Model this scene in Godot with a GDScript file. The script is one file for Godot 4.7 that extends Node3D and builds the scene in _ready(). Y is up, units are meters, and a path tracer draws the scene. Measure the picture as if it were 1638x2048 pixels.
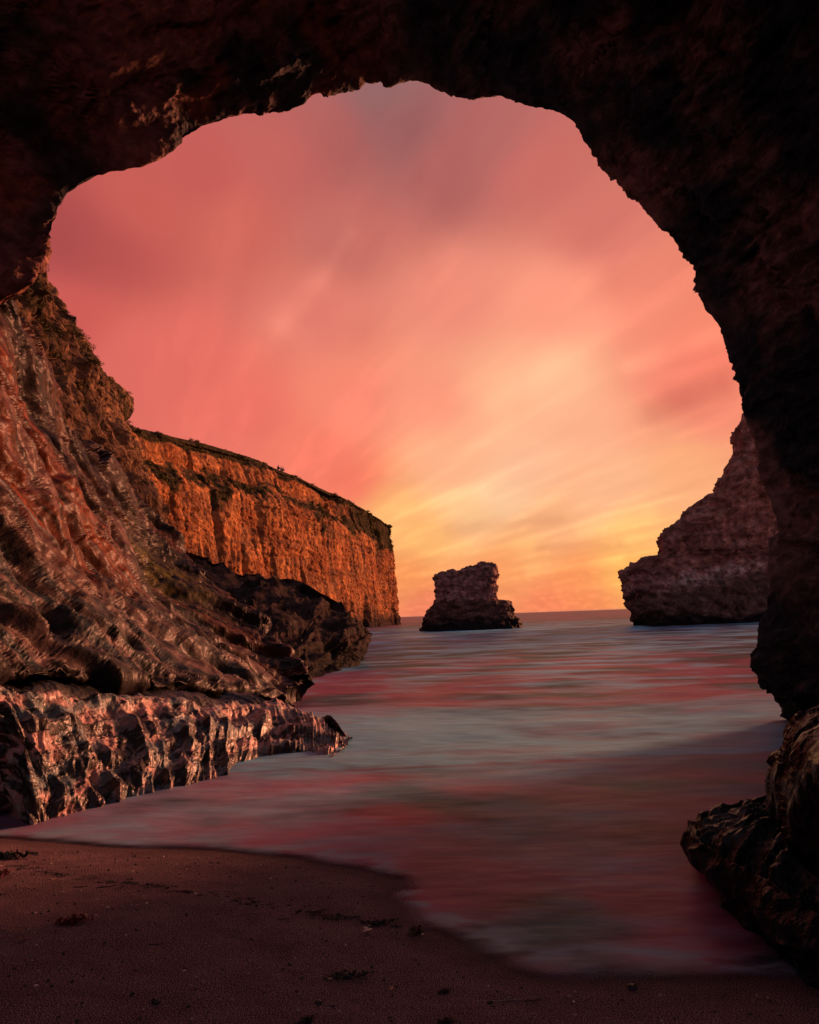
extends Node3D
# A sea cave at dusk: dark arch, tilted rock on the left, cliffs, a sea stack, misty long-exposure water and a sand beach.

# ---------------------------------------------------------------- survey frame (metres; photograph pixels are turned into rays)
const EYE := Vector3(0.0, 2.0, 0.0)
const FOV := 75.0
const PITCH := 8.9
const ROLL := 2.0
var focal := 1024.0 / tan(deg_to_rad(FOV / 2.0))
var cam_basis := Basis(Vector3.RIGHT, deg_to_rad(PITCH)) * Basis(Vector3.BACK, deg_to_rad(-ROLL))

var fbm := FastNoiseLite.new()
var soft := FastNoiseLite.new()
var ridge := FastNoiseLite.new()
var cells := FastNoiseLite.new()
var cracks := FastNoiseLite.new()
var folds := FastNoiseLite.new()
var rng := RandomNumberGenerator.new()
var M := {}
var shore := PackedVector2Array()


func ray(px: float, py: float) -> Vector3:
	return cam_basis * Vector3((px - 819.0) / focal, (1024.0 - py) / focal, -1.0)

func at(px: float, py: float, depth: float) -> Vector3:      # the point of that sight line at z = -depth
	var d := ray(px, py)
	return EYE + d * (depth / -d.z)

func lvl(px: float, py: float, y: float) -> Vector3:         # the point of that sight line at height y
	var d := ray(px, py)
	return EYE + d * ((y - EYE.y) / d.y)

func seen_at(p: Vector3) -> Vector2:
	var q := cam_basis.inverse() * (p - EYE)
	return Vector2(819.0 + focal * q.x / -q.z, 1024.0 - focal * q.y / -q.z)


# ---------------------------------------------------------------- helpers
func tag(o: Node, label: String, category := "", group := "", kind := "") -> void:
	if label: o.set_meta("label", label)
	if category: o.set_meta("category", category)
	if group: o.set_meta("group", group)
	if kind: o.set_meta("kind", kind)

var taken := {}
func numbered(n: String) -> String:
	taken[n] = taken.get(n, -1) + 1
	return n if taken[n] == 0 else "%s_%03d" % [n, taken[n]]

func thing(called: String, label: String, category: String, where := Vector3.ZERO, group := "") -> Node3D:
	var o := Node3D.new()
	o.name = numbered(called)
	add_child(o, true)
	o.position = where
	tag(o, label, category, group)
	return o

func put(called: String, mesh: Mesh, mat: Material, parent: Node = null) -> MeshInstance3D:
	var o := MeshInstance3D.new()
	o.name = numbered(called) if parent == null else called
	o.mesh = mesh
	o.material_override = mat
	if parent == null: add_child(o, true)
	else: parent.add_child(o, true)
	return o

func ss(a: float, b: float, x: float) -> float:
	return smoothstep(a, b, x)

func bump(x: float, c: float, w: float) -> float:
	var t := (x - c) / w
	return exp(-t * t)

func lin(r: float, g: float, b: float) -> Color:
	return Color(r, g, b)

func spline(pts: PackedVector3Array, subs: PackedInt32Array) -> PackedVector3Array:
	var out := PackedVector3Array()
	var n := pts.size()
	for i in n - 1:
		var p0 := pts[maxi(i - 1, 0)]
		var p3 := pts[mini(i + 2, n - 1)]
		if i == 0: p0 = pts[0] * 2.0 - pts[1]
		if i == n - 2: p3 = pts[n - 1] * 2.0 - pts[n - 2]
		var s := subs[i]
		for k in s:
			out.append(pts[i].cubic_interpolate(pts[i + 1], p0, p3, float(k) / s))
	out.append(pts[n - 1])
	return out

func even(n: int, k: int) -> PackedInt32Array:
	var a := PackedInt32Array()
	a.resize(n)
	a.fill(k)
	return a

# Smooth sheet through rows of points. Returns [points, nu, nv, u of every column, v of every row]; u and v count control columns and rows.
func sheet(rows: Array, usub: PackedInt32Array, vsub: PackedInt32Array) -> Array:
	var lines := []
	for r in rows: lines.append(spline(r, usub))
	var nu: int = lines[0].size()
	var cols := []
	var col := PackedVector3Array()
	col.resize(rows.size())
	var nv := 0
	for i in nu:
		for j in rows.size(): col[j] = lines[j][i]
		var c := spline(col, vsub)
		nv = c.size()
		cols.append(c)
	var P := PackedVector3Array()
	P.resize(nu * nv)
	for i in nu:
		var c: PackedVector3Array = cols[i]
		for j in nv: P[j * nu + i] = c[j]
	return [P, nu, nv, params(usub), params(vsub)]

func params(subs: PackedInt32Array) -> PackedFloat32Array:
	var a := PackedFloat32Array()
	for i in subs.size():
		for k in subs[i]: a.append(i + float(k) / subs[i])
	a.append(subs.size())
	return a

func grid_normals(P: PackedVector3Array, nu: int, nv: int, sign_: float) -> PackedVector3Array:
	var N := PackedVector3Array()
	N.resize(P.size())
	for j in nv:
		var up := mini(j + 1, nv - 1) * nu
		var dn := maxi(j - 1, 0) * nu
		for i in nu:
			var du := P[j * nu + mini(i + 1, nu - 1)] - P[j * nu + maxi(i - 1, 0)]
			var dv := P[up + i] - P[dn + i]
			N[j * nu + i] = du.cross(dv).normalized() * sign_
	return N

func grid_mesh(P: PackedVector3Array, N: PackedVector3Array, C: PackedColorArray, nu: int, nv: int, flip: bool) -> ArrayMesh:
	var I := PackedInt32Array()
	I.resize((nu - 1) * (nv - 1) * 6)
	var k := 0
	for j in nv - 1:
		for i in nu - 1:
			var a := j * nu + i
			var b := a + 1
			var c := a + nu
			var d := c + 1
			if flip:
				I[k] = a; I[k + 1] = b; I[k + 2] = c; I[k + 3] = b; I[k + 4] = d; I[k + 5] = c
			else:
				I[k] = a; I[k + 1] = c; I[k + 2] = b; I[k + 3] = b; I[k + 4] = c; I[k + 5] = d
			k += 6
	var arr := []
	arr.resize(Mesh.ARRAY_MAX)
	arr[Mesh.ARRAY_VERTEX] = P
	arr[Mesh.ARRAY_NORMAL] = N
	if C.size(): arr[Mesh.ARRAY_COLOR] = C
	arr[Mesh.ARRAY_INDEX] = I
	var m := ArrayMesh.new()
	m.add_surface_from_arrays(Mesh.PRIMITIVE_TRIANGLES, arr)
	return m

# A displaced rock skin. disp(p, n, u, v) gives metres along the normal; paint(p, n, u, v, d) a linear colour. Normals look towards ref (or away from it when closed).
func rock(s: Array, disp: Callable, paint: Callable, ref: Vector3, closed := false, pits := []) -> ArrayMesh:
	var P: PackedVector3Array = s[0]
	var nu: int = s[1]
	var nv: int = s[2]
	var U: PackedFloat32Array = s[3]
	var V: PackedFloat32Array = s[4]
	var N := grid_normals(P, nu, nv, 1.0)
	var facing := 0.0
	for k in range(0, P.size(), 37): facing += N[k].dot((P[k] - ref) if closed else (ref - P[k]).normalized())
	var sg := 1.0 if facing >= 0.0 else -1.0
	var holes := []
	for h in pits:
		var best := 0
		var dist := INF
		for k in range(0, P.size(), 3):
			var e := seen_at(P[k]).distance_squared_to(Vector2(h[0], h[1]))
			if e < dist:
				dist = e
				best = k
		holes.append([P[best], h[2], h[3]])
	var Q := PackedVector3Array()
	Q.resize(P.size())
	var D := PackedFloat32Array()
	D.resize(P.size())
	for j in nv:
		for i in nu:
			var k := j * nu + i
			var n := N[k] * sg
			var d: float = disp.call(P[k], n, U[i], V[j])
			for h in holes:
				var w: float = P[k].distance_to(h[0]) / h[1]
				if w < 2.2:
					d -= h[2] * exp(-w * w * w) 
			Q[k] = P[k] + n * d
			D[k] = d
	N = grid_normals(Q, nu, nv, sg)
	var C := PackedColorArray()
	C.resize(P.size())
	for j in nv:
		for i in nu:
			var k := j * nu + i
			C[k] = paint.call(Q[k], N[k], U[i], V[j], D[k])
	return grid_mesh(Q, N, C, nu, nv, sg < 0.0)

func turned(m: ArrayMesh, by: Basis) -> ArrayMesh:
	var arr := m.surface_get_arrays(0)
	var back := by.inverse()
	var P: PackedVector3Array = arr[Mesh.ARRAY_VERTEX]
	var N: PackedVector3Array = arr[Mesh.ARRAY_NORMAL]
	for i in P.size():
		P[i] = back * P[i]
		N[i] = back * N[i]
	arr[Mesh.ARRAY_VERTEX] = P
	arr[Mesh.ARRAY_NORMAL] = N
	var o := ArrayMesh.new()
	o.add_surface_from_arrays(Mesh.PRIMITIVE_TRIANGLES, arr)
	return o

func lerp_rows(a: PackedVector3Array, b: PackedVector3Array, t: float, add := Vector3.ZERO) -> PackedVector3Array:
	var o := PackedVector3Array()
	for i in a.size(): o.append(a[i].lerp(b[i], t) + add)
	return o

func moved(a: PackedVector3Array, by: Vector3) -> PackedVector3Array:
	var o := PackedVector3Array()
	for p in a: o.append(p + by)
	return o

func px_row(list: Array) -> PackedVector3Array:               # [px, py, depth]; depth 0 means at sea level
	var o := PackedVector3Array()
	for e in list: o.append(at(e[0], e[1], e[2]) if e[2] > 0 else lvl(e[0], e[1], 0.0))
	return o

func noise_tex(size: int, type: int, freq: float, octaves: int, lo: Color, hi: Color, sd: int, a := 0.0, b := 1.0) -> NoiseTexture2D:
	var n := FastNoiseLite.new()
	n.noise_type = FastNoiseLite.TYPE_SIMPLEX_SMOOTH if type != 2 else FastNoiseLite.TYPE_CELLULAR
	n.seed = sd
	n.frequency = freq
	n.fractal_type = FastNoiseLite.FRACTAL_RIDGED if type == 1 else FastNoiseLite.FRACTAL_FBM
	n.fractal_octaves = octaves
	var t := NoiseTexture2D.new()
	t.width = size
	t.height = size
	t.seamless = true
	t.noise = n
	var g := Gradient.new()
	g.offsets = PackedFloat32Array([a, b])
	g.colors = PackedColorArray([lo, hi])
	t.color_ramp = g
	return t

func rock_mat(rough: float, spec: float, tile: float, relief: float, alb: Texture2D, height: Texture2D) -> StandardMaterial3D:
	var m := StandardMaterial3D.new()
	m.vertex_color_use_as_albedo = true
	m.albedo_texture = alb
	m.roughness = rough
	m.metallic_specular = spec
	m.uv1_triplanar = true
	m.uv1_world_triplanar = true
	m.uv1_scale = Vector3.ONE / tile
	m.heightmap_enabled = true
	m.heightmap_texture = height
	m.heightmap_scale = relief
	return m

func plain_mat(c: Color, rough := 0.8, spec := 0.5) -> StandardMaterial3D:
	var m := StandardMaterial3D.new()
	m.albedo_color = c.linear_to_srgb()
	m.roughness = rough
	m.metallic_specular = spec
	return m


# ---------------------------------------------------------------- main
func _ready() -> void:
	var t0 := Time.get_ticks_msec()
	rng.seed = 11
	camera_sky_sun()
	setup()
	var t1 := Time.get_ticks_msec()
	build_arch()
	var t2 := Time.get_ticks_msec()
	build_slope()
	build_ledge()
	build_bench()
	build_near_cliff()
	build_far_cliff()
	build_stack()
	build_headland()
	build_shelf()
	var t3 := Time.get_ticks_msec()
	build_beach()
	build_sea()
	var t4 := Time.get_ticks_msec()
	build_people()
	build_debris()
	print("ms: sky %d arch %d rocks %d sea %d small %d" % [t1 - t0, t2 - t1, t3 - t2, t4 - t3, Time.get_ticks_msec() - t4])


func camera_sky_sun() -> void:
	var cam := Camera3D.new()
	cam.name = "camera"
	cam.transform = Transform3D(cam_basis, EYE)
	cam.fov = FOV
	cam.near = 0.05
	cam.far = 12000.0
	cam.current = true
	add_child(cam)
	var env := Environment.new()
	env.background_mode = Environment.BG_SKY
	var sky := Sky.new()
	var pano := PanoramaSkyMaterial.new()
	pano.panorama = ImageTexture.create_from_image(sky_image())
	sky.sky_material = pano
	env.sky = sky
	env.tonemap_mode = Environment.TONE_MAPPER_LINEAR
	env.tonemap_exposure = 1.4
	env.background_energy_multiplier = 0.72
	env.sdfgi_enabled = true
	env.ssao_enabled = true
	env.ssil_enabled = true
	var we := WorldEnvironment.new()
	we.name = "world_environment"
	we.environment = env
	add_child(we)
	var sun := DirectionalLight3D.new()
	sun.name = "sun"
	sun.light_color = Color(1.0, 0.34, 0.17).linear_to_srgb()
	sun.light_energy = 1.6
	sun.light_angular_distance = 13.0
	sun.shadow_enabled = true
	var az := deg_to_rad(55.0)
	var el := deg_to_rad(13.0)
	var to_sun := Vector3(sin(az) * cos(el), sin(el), -cos(az) * cos(el))
	add_child(sun)
	sun.look_at_from_position(Vector3(0, 30, 0), Vector3(0, 30, 0) - to_sun)


# The dusk sky: colours read at places in the air, joined smoothly, with streaks of cirrus that converge towards the horizon.
func sky_image() -> Image:
	var spots := [
		[760, 180, 150, 106, 106], [800, 250, 154, 96, 94], [660, 260, 180, 98, 94], [560, 300, 196, 100, 93], [400, 340, 198, 94, 88], [300, 420, 204, 96, 87], [200, 500, 184, 84, 79], [130, 480, 170, 76, 76],
		[450, 450, 208, 104, 92], [900, 340, 180, 102, 98], [980, 270, 182, 104, 100], [1080, 340, 205, 110, 100], [1200, 450, 214, 118, 106], [700, 480, 198, 110, 100], [640, 620, 222, 122, 106],
		[900, 600, 242, 144, 122], [1100, 600, 253, 156, 128], [1300, 600, 248, 144, 118], [140, 620, 208, 94, 87], [300, 700, 226, 110, 98], [480, 820, 234, 114, 100],
		[400, 760, 226, 110, 97], [700, 800, 246, 136, 112], [860, 800, 252, 154, 124], [1000, 790, 254, 178, 138], [1110, 770, 255, 188, 146], [1350, 780, 242, 132, 110], [1420, 720, 246, 130, 106], [1000, 1000, 255, 205, 160],
		[900, 930, 254, 178, 136], [640, 920, 244, 124, 102], [780, 1030, 253, 182, 112], [850, 1080, 253, 184, 110], [950, 1030, 254, 198, 140], [1060, 1100, 252, 180, 112], [1100, 1060, 250, 178, 128], [1200, 1000, 254, 186, 142], [1150, 1150, 250, 148, 88], [1100, 1205, 244, 132, 92],
		[860, 1220, 238, 128, 96], [820, 1150, 246, 150, 88], [1050, 930, 254, 188, 148], [1350, 930, 253, 176, 124], [1300, 850, 253, 166, 128], [1410, 820, 243, 138, 112], [1250, 950, 254, 186, 142], [1440, 640, 246, 138, 110], [1250, 1060, 254, 188, 112], [1250, 1150, 255, 186, 96], [1200, 860, 254, 178, 140], [700, 970, 246, 122, 98], [1010, 1130, 252, 158, 96], [1180, 1205, 246, 140, 90],
	]
	var dirs := PackedVector2Array()
	var cols := PackedVector3Array()
	var reach := PackedFloat32Array()
	for s in spots:
		var d := ray(s[0], s[1]).normalized()
		dirs.append(Vector2(rad_to_deg(atan2(d.x, -d.z)), rad_to_deg(asin(d.y))))
		var c := Color8(s[2], s[3], s[4]).srgb_to_linear()
		cols.append(Vector3(c.r, c.g, c.b))
		reach.append(1.0)
	# the rest of the dusk sky, out of the photograph: mauve overhead, blue grey opposite the glow, the glow's own fading to both sides
	for s in [[0, 52, 124, 112, 124], [0, 70, 112, 118, 142], [90, 70, 108, 116, 142], [-90, 70, 108, 116, 142], [180, 70, 100, 114, 140], [60, 48, 150, 104, 108], [-60, 48, 128, 92, 102],
			[48, 22, 238, 146, 112], [-55, 25, 176, 84, 88], [50, 7, 254, 176, 104], [70, 7, 236, 140, 92], [-55, 6, 200, 92, 90], [95, 10, 186, 110, 104], [-95, 10, 158, 98, 102], [95, 35, 136, 106, 114], [-95, 35, 122, 104, 114],
			[140, 12, 156, 110, 114], [-140, 12, 150, 108, 114], [140, 40, 116, 116, 130], [-140, 40, 114, 116, 130], [180, 14, 148, 112, 120], [180, 40, 112, 118, 132]]:
		dirs.append(Vector2(s[0], s[1]))
		var c := Color8(s[2], s[3], s[4]).srgb_to_linear()
		cols.append(Vector3(c.r, c.g, c.b))
		reach.append(14.0)
	var w := 360
	var h := 180
	var im := Image.create_empty(w, h, false, Image.FORMAT_RGBF)
	for y in h:
		var el := 90.0 - (y + 0.5)
		var e := maxf(el, 0.3)
		var squeeze := cos(deg_to_rad(e))
		for x in w:
			var az := x + 0.5 - 180.0
			var sum := Vector3.ZERO
			var tot := 0.0
			for k in dirs.size():
				var da := absf(az - dirs[k].x)
				if da > 180.0: da = 360.0 - da
				da *= squeeze
				var de := (e - dirs[k].y) * 1.25
				var q := da * da + de * de
				var f := reach[k] / ((q + 5.0) * (q + 5.0))
				sum += cols[k] * f
				tot += f
			sum /= tot
			im.set_pixel(x, y, Color(sum.x, sum.y, sum.z))
	im.resize(2048, 1024, Image.INTERPOLATE_CUBIC)
	var n1 := FastNoiseLite.new()
	n1.seed = 5
	n1.frequency = 1.0
	n1.fractal_octaves = 5
	n1.domain_warp_enabled = true
	n1.domain_warp_amplitude = 0.5
	n1.domain_warp_frequency = 0.6
	var n2 := FastNoiseLite.new()
	n2.seed = 21
	n2.frequency = 1.0
	n2.fractal_octaves = 4
	var along := Vector2(sin(deg_to_rad(-24.0)), -cos(deg_to_rad(-24.0)))
	var across := Vector2(-along.y, along.x)
	var cirrus := []                                             # single long wisps: from, to, half width in degrees, strength
	for e in [[700, 465, 640, 560, 0.8, 0.13], [640, 560, 560, 650, 1.1, 0.12], [560, 650, 470, 750, 1.6, 0.09], [800, 540, 640, 680, 2.0, 0.10], [1430, 670, 1260, 735, 0.8, 0.2], [1220, 640, 1000, 800, 1.6, 0.12], [1440, 770, 1310, 830, 1.3, -0.2], [1400, 520, 1240, 560, 1.8, -0.1],
			[800, 1020, 960, 985, 0.9, 0.14], [1160, 1062, 1300, 1030, 0.7, 0.18], [860, 1110, 1060, 1086, 0.5, 0.12], [1060, 1140, 1240, 1120, 0.35, 0.2], [820, 1150, 980, 1140, 0.35, 0.14], [1040, 1180, 1240, 1170, 0.3, 0.14], [900, 1060, 1120, 1040, 0.6, -0.12], [1080, 1100, 1240, 1085, 0.4, -0.14], [840, 1185, 1100, 1175, 0.3, -0.1], [900, 340, 820, 560, 3.0, -0.08], [860, 190, 740, 330, 3.0, -0.07]]:
		var ends := []
		for k in 2:
			var d := ray(e[k * 2], e[k * 2 + 1]).normalized()
			ends.append(Vector2(rad_to_deg(atan2(d.x, -d.z)), rad_to_deg(asin(d.y))))
		cirrus.append([ends[0], ends[1], e[4], e[5]])
	for y in range(0, 514):
		var el := (90.0 - (y + 0.5) * 180.0 / 1024.0)
		var r := cos(deg_to_rad(el))
		var up := maxf(sin(deg_to_rad(el)), 0.0) + 0.07
		var low := 1.0 - ss(2.0, 20.0, el)
		for x in 2048:
			var az := (x + 0.5) * TAU / 2048.0 - PI
			var q := Vector2(sin(az) * r, -cos(az) * r) / up
			var a := q.dot(along)
			var b := q.dot(across)
			var s := n1.get_noise_2d(a * 0.6, b * 3.4)
			var s3 := n2.get_noise_2d(a * 1.1 + 30.0, b * 7.0)
			var t := n2.get_noise_2d(a * 0.9 + 7.0, b * 1.1)
			var c := im.get_pixel(x, y)
			if el < 46.0 and absf(az) < 0.6:
				var here := Vector2(rad_to_deg(az), el)
				var ragged := n2.get_noise_2d(x * 0.03, y * 0.03)
				for e in cirrus:
					var near := Geometry2D.get_closest_point_to_segment(here, e[0], e[1])
					var w2: float = e[2] * (1.0 + 0.5 * ragged)
					var g: float = e[3] * exp(-here.distance_squared_to(near) / (w2 * w2)) * (0.85 + 0.35 * ragged)
					c.r *= 1.0 + g * 0.8
					c.g *= 1.0 + g * 1.25
					c.b *= 1.0 + g * 1.1
			var k := s * (0.07 + 0.09 * low) + t * 0.06 + s3 * 0.035 + n2.get_noise_2d(a * 0.35 + 60.0, b * 0.5) * 0.04
			var wisp := ss(0.1, 0.5, s + 0.35 * s3) * (0.05 + 0.11 * low)
			c.r *= 1.0 + k * 0.55 + wisp * 0.9
			c.g *= 1.0 + k * 0.75 + wisp * 0.75
			c.b *= 1.0 + k * 0.65 + wisp * 0.6
			im.set_pixel(x, y, c)
	# Godot's panorama begins straight ahead (-z) at its left edge
	var out := Image.create_empty(2048, 1024, false, Image.FORMAT_RGBF)
	out.blit_rect(im, Rect2i(1024, 0, 1024, 1024), Vector2i(0, 0))
	out.blit_rect(im, Rect2i(0, 0, 1024, 1024), Vector2i(1024, 0))
	return out


func setup() -> void:
	for n in [fbm, soft, ridge, cells, cracks, folds]:
		n.frequency = 1.0
		n.seed = 3
	fbm.fractal_octaves = 4
	soft.fractal_octaves = 2
	ridge.fractal_type = FastNoiseLite.FRACTAL_RIDGED
	ridge.fractal_octaves = 3
	folds.fractal_type = FastNoiseLite.FRACTAL_RIDGED
	folds.fractal_octaves = 2
	cells.noise_type = FastNoiseLite.TYPE_CELLULAR
	cells.cellular_return_type = FastNoiseLite.RETURN_CELL_VALUE
	cells.fractal_type = FastNoiseLite.FRACTAL_NONE
	cells.domain_warp_enabled = true
	cells.domain_warp_amplitude = 0.35
	cells.domain_warp_frequency = 1.2
	cracks.noise_type = FastNoiseLite.TYPE_CELLULAR
	cracks.cellular_return_type = FastNoiseLite.RETURN_DISTANCE2_SUB
	cracks.fractal_type = FastNoiseLite.FRACTAL_NONE
	cracks.domain_warp_enabled = true
	cracks.domain_warp_amplitude = 0.4
	cracks.domain_warp_frequency = 1.0
	var alb := noise_tex(1024, 0, 0.012, 6, Color(0.55, 0.53, 0.52), Color(1, 1, 1), 4, 0.2, 0.8)
	var h1 := noise_tex(1024, 1, 0.01, 6, Color(0, 0, 0), Color(1, 1, 1), 9)
	var h2 := noise_tex(1024, 0, 0.014, 7, Color(0, 0, 0), Color(1, 1, 1), 12)
	M.cave = rock_mat(0.7, 0.22, 3.4, 8.0, alb, h1)
	M.wet = rock_mat(0.5, 0.36, 1.7, 2.2, alb, h1)
	M.wet.uv1_scale = Vector3(0.8, 0.3, 0.8)
	M.wet.clearcoat_enabled = true
	M.wet.clearcoat = 0.35
	M.wet.clearcoat_roughness = 0.32
	M.dark = rock_mat(0.34, 0.28, 1.3, 2.2, alb, h1)
	M.dark.uv1_scale = Vector3(0.8, 0.7, 0.8)
	M.slope = rock_mat(0.52, 0.22, 1.0, 1.9, alb, h1)
	M.slope.clearcoat_enabled = true
	M.slope.clearcoat = 0.1
	M.slope.clearcoat_roughness = 0.3
	M.slope.uv1_world_triplanar = false
	M.slope.uv1_scale = Vector3(0.36, 0.40, 0.40)
	M.black = rock_mat(0.66, 0.18, 4.0, 7.0, alb, h1)
	M.cliff = rock_mat(0.9, 0.25, 9.0, 40.0, alb, h2)
	M.far = rock_mat(0.95, 0.2, 15.0, 50.0, alb, h2)
	var sa := noise_tex(1024, 0, 0.085, 3, Color(0.12, 0.1, 0.11), Color(1, 0.97, 0.95), 31, 0.34, 0.7)
	var sh := noise_tex(1024, 0, 0.06, 4, Color(0, 0, 0), Color(1, 1, 1), 32)
	M.sand = rock_mat(0.8, 0.35, 0.83, 2.6, sa, sh)
	var wh := noise_tex(1024, 0, 0.012, 5, Color(0, 0, 0), Color(1, 1, 1), 41)
	var water := StandardMaterial3D.new()
	water.vertex_color_use_as_albedo = true
	water.albedo_texture = noise_tex(512, 0, 0.02, 4, Color(0.86, 0.86, 0.86), Color(1, 1, 1), 43)
	water.transparency = BaseMaterial3D.TRANSPARENCY_ALPHA
	water.roughness = 0.46
	water.metallic_specular = 0.16
	water.uv1_triplanar = true
	water.uv1_world_triplanar = true
	water.uv1_scale = Vector3(0.12, 0.12, 0.35)
	water.heightmap_enabled = true
	water.heightmap_texture = wh
	water.heightmap_scale = 0.6
	M.water = water
	for e in [[-2400, 1668], [-400, 1672], [0, 1680], [210, 1696], [430, 1704], [600, 1722], [720, 1744], [786, 1762], [792, 1776], [776, 1800], [830, 1852], [950, 1912], [1010, 1945], [1100, 1960], [1300, 1966], [1638, 1966], [2400, 1990]]:
		var p := lvl(e[0], e[1], 0.0)
		shore.append(Vector2(p.x, p.z))
	shore.append(Vector2(40, 60))
	shore.append(Vector2(-40, 60))

func shore_distance(x: float, z: float) -> float:             # metres inland of the water's edge
	var p := Vector2(x, z)
	var best := INF
	for i in shore.size() - 3:
		var q := Geometry2D.get_closest_point_to_segment(p, shore[i], shore[i + 1])
		best = minf(best, p.distance_squared_to(q))
	return sqrt(best) * (1.0 if Geometry2D.is_point_in_polygon(p, shore) else -1.0)

func sand_height(x: float, z: float) -> float:
	var s := shore_distance(x, z)
	var h := s * 0.085 + 0.006 * maxf(0.0, s - 8.0) * maxf(0.0, s - 8.0) if s > 0.0 else s * 0.1
	h += 0.02 * soft.get_noise_2d(x * 0.9, z * 1.4) * ss(0.0, 0.6, s)
	h += 0.006 * fbm.get_noise_2d(x * 4.0, z * 7.0) * ss(0.0, 0.3, s)
	return h

func on_sand(px: float, py: float) -> Vector3:
	var y := 0.1
	var p := Vector3.ZERO
	for k in 5:
		p = lvl(px, py, y)
		y = sand_height(p.x, p.z)
	return Vector3(p.x, y, p.z)


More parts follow.
